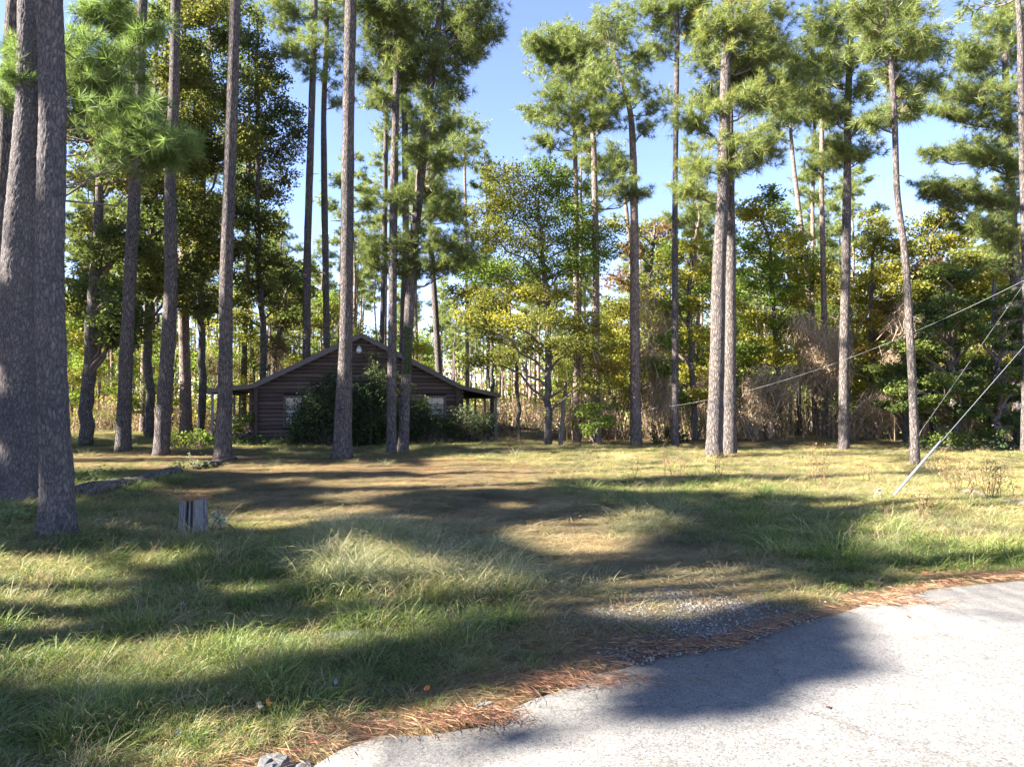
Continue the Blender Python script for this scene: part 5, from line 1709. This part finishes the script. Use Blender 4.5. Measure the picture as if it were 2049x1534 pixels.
# fallen logs in the bright litter behind the clearing
for i, (lab, p0, p1, Ya, r) in enumerate((('pale log lying on the leaf litter right of the cabin, behind the young elm', (1000, 858), (1080, 862), 38, .10), ('thin log lying on litter beyond the right porch', (985, 851), (1050, 856), 42, .07),
                                          ('grey log lying behind the forked pine', (1240, 872), (1300, 878), 30, .09), ('grey log on the litter right of the straight pine', (1375, 876), (1425, 880), 31, .08))):
    a, b_ = P(p0[0], 0, Ya), P(p1[0], 0, Ya + .6)
    a[2] = b_[2] = r * .9
    g = Geo()
    V, F = tube(smooth_path(np.stack([a, (a + b_) / 2 + [0, .1, .05], b_]), 10), np.linspace(r, r * .7, 10), 9, True, .05, srng)
    g.add(V, F)
    tag(g.obj('fallen_log', M_PALEWOOD, smooth=True, origin=a), lab, 'fallen log')

# ------------------------------------------------------------------ utility pole off to the right, its guys and the sagging cable
PX0, PYD = 2250, 14.0
pb = P(PX0, 800, PYD)
pb[2] = 0
M_CREO = plain_mat('creosoted_wood', (.14, .10, .075), .35, 6, .9, .1, (8, 8, .6), .4)
M_STEEL = plain_mat('galvanised_wire', (.17, .175, .18), .15, 20, .45, .5, metal=.15)
M_GUARD = plain_mat('grey_plastic_guard', (.20, .20, .205), .08, 5, .5, .4)
pole = empty('utility_pole', pb, 'wooden utility pole by the road that carries the guy wires', 'utility pole')
g = Geo()
V, F = tube([pb + [0, 0, -.1], pb + [0, 0, 4], pb + [0, 0, 8.4]], [.15, .13, .10], 14)
g.add(V, F)
g.obj('shaft', M_CREO, pole, smooth=True, origin=pb)
g = Geo()
g.add(*box(pb + [0, -.16, 7.9], (2.0, .10, .12)))
g.obj('crossarm', M_CREO, pole, origin=pb)


def guy(label, p0, p1, guard=None):
    a = G(*p0)
    e = P(p1[0], p1[1], PYD)
    root = empty('guy_wire', a, label, 'guy wire')
    g = Geo()
    t = np.linspace(0, 1, 12)[:, None]
    q = a + (e - a) * t
    q[:, 2] -= (np.sin(t * np.pi) * .03)[:, 0]
    V, F = tube(q, .005, 6)
    g.add(V, F)
    g.obj('wire', M_STEEL, root, origin=a)
    g = Geo()
    d = norm(e - a)
    V, F = tube(np.stack([a - d * .25, a + d * .15]), .009, 6)
    g.add(V, F)
    V, F = tube(np.stack([a + d * .15 + np.array([math.cos(k), 0, math.sin(k)]) * .025 for k in np.linspace(0, 6.28, 10)]), .006, 5, False)
    g.add(V, F)
    g.obj('anchor_rod', M_STEEL, root, origin=a)
    if guard:
        ln = np.linalg.norm(P(guard[0], guard[1], a[1] + (PYD - a[1]) * (guard[0] - p0[0]) / (PX0 - p0[0])) - a)
        g = Geo()
        V, F = tube(np.stack([a + d * .16, a + d * ln * .5, a + d * ln]), [.021, .021, .019], 10)
        g.add(V, F)
        g.obj('guard', M_GUARD, root, smooth=True, origin=a)


guy('guy wire with a long pale guard sleeve at its foot in the grass', (1778, 1003), (PX0, 457), (1880, 885))
guy('bare guy wire running down behind the slim leaning pine', (1808, 911), (PX0, 278))
a = G(1757, 1002)
root = empty('anchor_rod', a, 'small bent pale steel rods standing in the grass left of the guarded guy', 'anchor rod')
g = Geo()
for q in ([P(1749, 994, a[1]), P(1754, 984, a[1]), P(1759, 978, a[1])], [P(1759, 977, a[1]), P(1761, 988, a[1]), P(1764, 1003, a[1])]):
    V, F = tube(np.array(q), .011, 6)
    g.add(V, F)
V, F = tube([P(1756, 979, a[1]), P(1762, 979, a[1])], .02, 8)
g.add(V, F)
g.obj('rod', M_GUARD, root, origin=a)
e1 = P(PX0, 455, PYD)
u_ = np.array([CAB_W + PRW - .2, 0, 1.98])
e2 = CAB_L + CAB_U * u_[0] + np.array([-math.sin(CAB_A), math.cos(CAB_A), 0]) * (-OV + .1) + np.array([0, 0, u_[2]])
t = np.linspace(0, 1, 40)[:, None]
q = e1 + (e2 - e1) * t - np.array([0, 0, 1]) * (4 * 1.95 * t * (1 - t))
g = Geo()
V, F = tube(q, .0034, 5)
g.add(V, F)
tag(g.obj('cable', M_STEEL, origin=q[0]), 'thin slack cable sagging across the treeline towards the cabin', 'cable')

# ------------------------------------------------------------------ grass: tuft shapes spread by geometry nodes over the ground
tuft_objs = []
cG, cG2, cT, cP, cM, cS = [np.array(v) for v in ((.075, .132, .036), (.135, .180, .046), (.30, .252, .128), (.42, .375, .235), (.25, .205, .145), (.27, .17, .095))]


def tuft(n, ln, rad, wid, lean, arch, cols, seed, flat=False):
    rng = np.random.default_rng(seed)
    V, F, C = [], [], []
    for i in range(n):
        a = rng.uniform(0, 6.28)
        r = rad * math.sqrt(rng.random())
        b0 = np.array([r * math.cos(a), r * math.sin(a), 0.0])
        a2 = a + rng.normal() * 1.2
        od = np.array([math.cos(a2), math.sin(a2), 0])
        L_ = rng.uniform(*ln)
        le = lean * rng.uniform(.3, 1.2)
        if flat:
            d0 = norm(od + np.array([0, 0, rng.uniform(.02, .3)]))
            b0[2] = rng.uniform(0, .05)
        else:
            d0 = norm(od * le + np.array([0, 0, 1.0]))
        d1 = norm(d0 + od * arch * rng.uniform(.4, 1.2) - np.array([0, 0, arch * .35]) * (0 if not flat else .5) + (np.array([.22, -.05, 0]) if ln[1] > .45 else 0))
        d2 = norm(d1 + od * arch * .8 - np.array([0, 0, arch * .9]))
        p1 = b0 + d0 * L_ * .4
        p2 = p1 + d1 * L_ * .35
        p3 = p2 + d2 * L_ * .3
        for p in (p1, p2, p3):
            p[2] = max(p[2], .012)
        sd = np.array([-od[1], od[0], 0]) * math.cos(rng.uniform(-.9, .9)) + np.array([0, 0, 1]) * .2
        sd = norm(sd + rng.normal(size=3) * .3) * wid * rng.uniform(.6, 1.2) * .5
        k = len(V)
        V += [b0 - sd, b0 + sd, p1 - sd * .9, p1 + sd * .9, p2 - sd * .6, p2 + sd * .6, p3]
        F += [[k, k + 1, k + 3], [k, k + 3, k + 2], [k + 2, k + 3, k + 5], [k + 2, k + 5, k + 4], [k + 4, k + 5, k + 6]]
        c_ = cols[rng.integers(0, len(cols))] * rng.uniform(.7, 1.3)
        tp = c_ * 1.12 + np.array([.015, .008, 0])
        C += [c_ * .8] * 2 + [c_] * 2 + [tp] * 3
    g = Geo()
    g.add(np.array(V), np.array(F), np.array(C))
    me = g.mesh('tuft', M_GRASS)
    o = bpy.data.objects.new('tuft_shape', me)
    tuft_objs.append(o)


tuft(34, (.10, .25), .08, .0052, .6, .6, [cG, cG, cG2], 1)             # 0 lush
tuft(30, (.09, .20), .09, .0048, .7, .75, [cG, cG2, cG2, cT], 2)           # 1 green with some straw
tuft(34, (.05, .13), .10, .0045, .8, .6, [cG2, cT, cG, cM], 3)           # 2 short mixed
tuft(36, (.10, .25), .10, .004, .7, .85, [cT, cT, cP, cG2], 4)            # 3 dry
tuft(40, (.10, .22), .12, .004, .9, .8, [cT, cM, cT, cG2], 5)            # 4 dry short
tuft(60, (.26, .52), .12, .0030, .7, 1.0, [cP, cP, cT, cG2], 6)         # 5 tall wispy
tuft(56, (.10, .26), .16, .0036, 1, .25, [cM, cM, cT, cP, cM * .55], 7, True)  # 6 matted
tuft(34, (.14, .22), .13, .0030, 1, .05, [cS, cS, cS * .7, cT], 8, True)  # 7 pine straw
tuft(30, (.18, .34), .08, .0052, .6, .8, [cG, cG2, cG2, cT], 9)          # 8 tall green
tuft(14, (.3, .6), .06, .003, .7, .9, [cP, cT, cM], 10)                  # 9 stray seed stems

gr = np.random.default_rng(99)
pts, idx, scl = [], [], []
for d0, d1, dens, s_ in ((2.6, 5, 340, .85), (5, 9, 210, 1.0), (9, 15, 120, 1.1), (15, 24, 70, 1.3), (24, 36, 30, 1.7), (36, 60, 3.0, 2.4)):
    a0, a1 = -.92, .92
    area = (a1 - a0) * (d1 ** 2 - d0 ** 2) / 2
    n = int(area * dens)
    y = np.sqrt(gr.uniform(d0 ** 2, d1 ** 2, n))
    x = y * gr.uniform(a0, a1, n)
    s = road_s(x, y)
    z = zones(x, y)
    nz1, nz2 = vnoise(x, y, 1.1, 20), vnoise(x, y, .35, 21)
    W = np.stack([
        z['green'] * 1.5 * nz1 + .02,                                                # 0
        (.5 + .8 * z['green'] + 0 * x),                                               # 1
        .55 + .2 * nz2,                                                              # 2
        .10 + .7 * z['dry'] + .9 * np.clip(nz1 - .55, 0, 1),                        # 3
        .25 + .6 * z['dry'] + .3 * z['mat'],                                         # 4
        1.5 * z['tall'] + .02 * (nz1 > .7),                                          # 5
        .12 + 2.6 * z['mat'] + .3 * z['straw'],                                      # 6
        .10 + 2.4 * z['straw'],                                                      # 7
        z['green'] * .55 * (nz2 > .5) + .3 * z['tall'],                              # 8
        .03 + .05 * z['green'] + .12 * z['dry'] + .1 * z['mat']], 1)                 # 9
    for fx, fy, fr in FEET:
        nf = np.exp(-np.maximum(np.hypot(x - fx, y - fy) - fr, 0) / .28)
        W[:, 7] += 3.5 * nf
        W[:, 9] += .3 * nf
    flatz = np.clip(z['mat'] + z['straw'] + z['gravel'], 0, 1)
    W[:, [0, 1, 3, 8]] *= (1 - flatz)[:, None] ** 1.5
    W[:, 4] *= 1 - .35 * flatz
    W[:, 2] *= 1 - .8 * flatz
    verge = 1 - sstep(.15, .75, s)
    W[:, [0, 3, 5, 8, 9]] *= (1 - verge)[:, None]
    W[:, 2] *= 1 + verge
    P_ = W / W.sum(1, keepdims=True)
    k = (P_.cumsum(1) > gr.random((n, 1))).argmax(1)
    keep = (s > .02) & (gr.random(n) < 1 - np.clip(1.15 * z['gravel'], 0, .97) * (k != 7) - .6 * z['gravel'] * (k == 7)) & (gr.random(n) < np.where(s < .35, .55 + .3 * (k == 7), 1))
    keep &= gr.random(n) < 1 - .35 * flatz * (k < 5)
    lc = np.stack([x, y], 1) - CAB_L[:2]
    uu, vv = lc @ CAB_U[:2], lc @ np.array([-math.sin(CAB_A), math.cos(CAB_A)])
    keep &= ~((uu > -1.9) & (uu < CAB_W + 1.9) & (vv > 0) & (vv < CAB_D))
    keep &= np.hypot(x - sf[0], y - sf[1]) > .2
    hv = s_ * gr.uniform(.7, 1.25, n) * (.75 + .5 * nz2)
    hv = hv * np.where(s < .9, .55 + .45 * np.clip(s / .9, 0, 1), 1)
    hv = hv * np.where(y > 15, .8, 1)
    pts.append(np.stack([x, y, gz(x, y)], 1)[keep])
    idx.append(k[keep])
    hz = hv * np.where(y > 15, .40 + .5 * np.clip(nz1 - .35, 0, 1), np.where(y > 9, .56, .66)) * np.where((k == 5) | (k == 8), 1.25, 1)
    hz = hz * (1 - .5 * flatz)
    scl.append(np.stack([hv, hv, hz], 1)[keep])
pts, idx, scl = np.concatenate(pts), np.concatenate(idx), np.concatenate(scl)
me = bpy.data.meshes.new('grass')
me.vertices.add(len(pts))
me.vertices.foreach_set('co', pts.astype(np.float32).ravel())
for nm, ty, arr in (('shape', 'INT', idx.astype(np.int32)),):
    me.attributes.new(nm, ty, 'POINT').data.foreach_set('value', arr)
me.attributes.new('size', 'FLOAT_VECTOR', 'POINT').data.foreach_set('vector', scl.astype(np.float32).ravel())
rot = np.stack([gr.normal(size=len(pts)) * .10, gr.normal(size=len(pts)) * .10, gr.uniform(0, 6.283, len(pts))], 1)
me.attributes.new('turn', 'FLOAT_VECTOR', 'POINT').data.foreach_set('vector', rot.astype(np.float32).ravel())
go = bpy.data.objects.new('grass', me)
COL.objects.link(go)
tag(go, 'mixed green and dry grass of the clearing', 'grass', kind='stuff')
ng = bpy.data.node_groups.new('grass_spread', 'GeometryNodeTree')
ng.interface.new_socket('Geometry', in_out='INPUT', socket_type='NodeSocketGeometry')
ng.interface.new_socket('Geometry', in_out='OUTPUT', socket_type='NodeSocketGeometry')
N, LK = ng.nodes, ng.links.new
gi, gout, join = N.new('NodeGroupInput'), N.new('NodeGroupOutput'), N.new('GeometryNodeJoinGeometry')
ash, asz, atu = N.new('GeometryNodeInputNamedAttribute'), N.new('GeometryNodeInputNamedAttribute'), N.new('GeometryNodeInputNamedAttribute')
ash.data_type, asz.data_type, atu.data_type = 'INT', 'FLOAT_VECTOR', 'FLOAT_VECTOR'
for nn_, v in ((ash, 'shape'), (asz, 'size'), (atu, 'turn')):
    nn_.inputs['Name'].default_value = v
e2r = N.new('FunctionNodeEulerToRotation')
LK(atu.outputs[0], e2r.inputs[0])
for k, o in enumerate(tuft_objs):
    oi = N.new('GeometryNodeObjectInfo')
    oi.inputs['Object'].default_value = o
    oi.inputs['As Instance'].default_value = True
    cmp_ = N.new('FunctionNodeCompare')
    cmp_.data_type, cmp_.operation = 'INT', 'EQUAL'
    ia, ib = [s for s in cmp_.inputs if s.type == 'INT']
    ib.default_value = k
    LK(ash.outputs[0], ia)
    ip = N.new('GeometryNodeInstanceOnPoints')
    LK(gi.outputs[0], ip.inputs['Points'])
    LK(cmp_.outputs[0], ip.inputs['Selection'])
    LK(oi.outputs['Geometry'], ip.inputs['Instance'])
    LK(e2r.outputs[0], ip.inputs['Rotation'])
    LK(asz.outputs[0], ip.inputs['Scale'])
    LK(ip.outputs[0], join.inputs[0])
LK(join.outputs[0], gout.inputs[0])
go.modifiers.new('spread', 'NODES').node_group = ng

# ------------------------------------------------------------------ pine straw along the pavement, gravel, fallen leaves
g = Geo()
sr = np.random.default_rng(14)
n = 7500
x = sr.uniform(-4.2, 8.5, n)
s = sr.normal(size=n) * .055 + .05
s = s + .10 * np.abs(sr.normal(size=n)) * (vnoise(x, x * 0, .6, 30) - .2)
y = edge_y(x) + s / .87
kp = (vnoise(x, y, .5, 31) + .35 * sr.normal(size=n) > .40)
x, y, s = x[kp], y[kp], s[kp]
extra = [(G(955, 1436), .12, .05, 900), (G(1120, 1362), .26, .07, 800), (G(1330, 1290), .28, .08, 300), (G(1790, 1206), .22, .05, 400), (G(1960, 1150), .4, .07, 700), (G(700, 1450), .3, .10, 500)]
for c_, sa, sb, m_ in extra:
    x = np.concatenate([x, c_[0] + sr.normal(size=m_) * sa])
    y = np.concatenate([y, c_[1] + sr.normal(size=m_) * sb])
n = len(x)
z = np.maximum(gz(x, y), .006) + .004 + np.abs(sr.normal(size=n)) * .008
a = sr.normal(size=n) * 1.3 + .5
ln = sr.uniform(.03, .07, n)
d = np.stack([np.cos(a), np.sin(a), sr.normal(size=n) * .09], 1)
pc = np.stack([x, y, z], 1)
wv = np.stack([-np.sin(a), np.cos(a), 0 * a], 1) * .00065
V = np.stack([pc - d * ln[:, None] - wv, pc - d * ln[:, None] + wv, pc + d * ln[:, None] * .2 + wv + [0, 0, .004], pc + d * ln[:, None]], 1)
V[:, :, 2] = np.maximum(V[:, :, 2], .007)
i = np.arange(n)[:, None] * 4
g.add(V.reshape(-1, 3), np.concatenate([i + [[0, 1, 2]], i + [[0, 2, 3]]]), np.repeat(np.array([.27, .15, .085]) * sr.uniform(.3, 1.4, (n, 1)) * (1 + sr.normal(size=(n, 3)) * .12), 4, 0))
tag(g.obj('pine_straw', M_STRAW), 'rust brown pine needles drifted along the edge of the pavement', 'pine straw', kind='stuff')

g = Geo()
n = 0
octa = np.array([[1, 0, 0], [-1, 0, 0], [0, 1, 0], [0, -1, 0], [0, 0, 1], [0, 0, -1]], float)
ofc = np.array([[0, 2, 4], [2, 1, 4], [1, 3, 4], [3, 0, 4], [2, 0, 5], [1, 2, 5], [3, 1, 5], [0, 3, 5]])
x = sr.uniform(-.6, 4.2, 60000)
y = sr.uniform(4, 8, 60000)
zz_ = zones(x, y)['gravel'] * (.35 + 1.1 * vnoise(x, y, .28, 33)) + .012 * (road_s(x, y) < .6) * (road_s(x, y) > 0)
kp = (sr.random(len(x)) < zz_ * .95)
x, y = x[kp], y[kp]
n = len(x)
sz = .0045 + .009 * sr.random(n) ** 2.2
V = octa[None] * sz[:, None, None] * sr.uniform(.6, 1.3, (n, 6, 1)) * np.array([1.1, 1, .7])
aa = sr.uniform(0, 6.28, n)
ca, sa_ = np.cos(aa)[:, None], np.sin(aa)[:, None]
V = np.stack([V[..., 0] * ca - V[..., 1] * sa_, V[..., 0] * sa_ + V[..., 1] * ca, V[..., 2]], 2)
V = V + np.stack([x, y, np.maximum(gz(x, y), 0) + sz * .4], 1)[:, None, :]
g.add(V.reshape(-1, 3), (np.arange(n)[:, None, None] * 6 + ofc[None]).reshape(-1, 3), np.repeat(np.array([1., .97, .92]) * sr.uniform(.45, 1.25, (n, 1)), 6, 0))
tag(g.obj('gravel', plain_mat('pale_gravel', (.21, .205, .195), .2, 60, .9, .2, attr=True)), 'pale crushed stone where the drive meets the pavement', 'gravel', kind='stuff')

g = Geo()
n = 420
y = np.sqrt(sr.uniform(3.2 ** 2, 16 ** 2, n))
x = y * sr.uniform(-.8, .8, n)
on = road_s(x, y) < 0
kp = ~on | (sr.random(n) < .35)
x, y, on = x[kp], y[kp], on[kp]
n = len(x)
z = np.where(on, .012, gz(x, y) + .03 + .05 * sr.random(n))
leaves(g, np.stack([x, y, z], 1), norm(runit(n, sr) * .35 + [0, 0, 1]), .042, sr, (.16, .085, .04), .55, .6, .6)
tag(g.obj('fallen_leaves', M_STRAW), 'scattered small brown leaves on the grass and pavement', 'fallen leaves', kind='stuff')


def curl_leaf(label, px, py, size, col, cat='leaf', name='dead_leaf'):
    a = G(px, py)
    a[2] = max(float(gz(a[0], a[1])), .004) + .05
    g = Geo()
    u = np.linspace(-1, 1, 7)
    v = np.linspace(-1, 1, 5)
    U, Vv = np.meshgrid(u, v, indexing='ij')
    wv = np.sqrt(np.clip(1 - U ** 2, 0.02, 1)) * .6
    q = np.stack([U * size / 2, Vv * wv * size / 2, (.35 * Vv ** 2 * size + .2 * U ** 2 * size + .1 * size * np.sin(U * 3))], 2).reshape(-1, 3)
    g.add(q, grid_faces(7, 5), col)
    o = g.obj(name, M_STRAW, smooth=True)
    o.location = a
    o.rotation_euler = (.7, -.2, px * .37)
    tag(o, label, cat)


curl_leaf('curled orange leaf lying in the grass near the bottom edge', 533, 1432, .055, (.52, .24, .05))
curl_leaf('pale curled leaf lying left of the orange one', 516, 1438, .05, (.50, .40, .28))
curl_leaf('crumpled white scrap in the green grass left of the straw pile', 668, 1389, .045, (.24, .25, .26), 'litter', 'paper_scrap')
curl_leaf('small white scrap near the bottom edge left of the pavement', 358, 1488, .032, (.24, .25, .26), 'litter', 'paper_scrap')
curl_leaf('tiny orange leaf on the verge above the straw pile', 852, 1397, .04, (.45, .16, .04))
curl_leaf('white scrap lying in shade left of the tall pale grass', 362, 1222, .04, (.24, .25, .26), 'litter', 'paper_scrap')

for lab, px, py, r in (('flat grey stone half sunk in the grass below the tall pale grass', 692, 1274, .15), ('grey lump of old pavement at the bottom left of the road edge', 545, 1528, .09), ('flat grey stone lying in the straw beside the pavement edge', 968, 1416, .05)):
    a = G(px, py)
    a[2] = max(float(gz(a[0], a[1])), -.01)
    th = np.linspace(0, 2 * np.pi, 14, endpoint=False)
    q = []
    for zz_, rr_ in ((-.03, 1.0), (.0, 1.06), (.022, .98), (.036, .8), (.04, .3)):
        rr = r * rr_ * (1 + .16 * np.sin(th * 2 + px) + .10 * np.sin(th * 3 + py) + .05 * sr.normal(size=14))
        q.append(np.stack([rr * np.cos(th), rr * .65 * np.sin(th), zz_ + .004 * sr.normal(size=14)], 1))
    V = np.concatenate(q)
    i = np.arange(4)[:, None] * 14
    j = np.arange(14)[None]
    j2 = (j + 1) % 14
    F = np.concatenate([np.stack([(i + j).ravel(), (i + j2).ravel(), (i + 14 + j2).ravel()], 1), np.stack([(i + j).ravel(), (i + 14 + j2).ravel(), (i + 14 + j).ravel()], 1),
                        np.stack([np.full(14, 70), 56 + np.arange(14), 56 + (np.arange(14) + 1) % 14], 1)])
    V = np.concatenate([V, [[0, 0, .04]]])
    g = Geo()
    g.add(V + a, F)
    tag(g.obj('stone', M_STONE, origin=a), lab, 'stone')
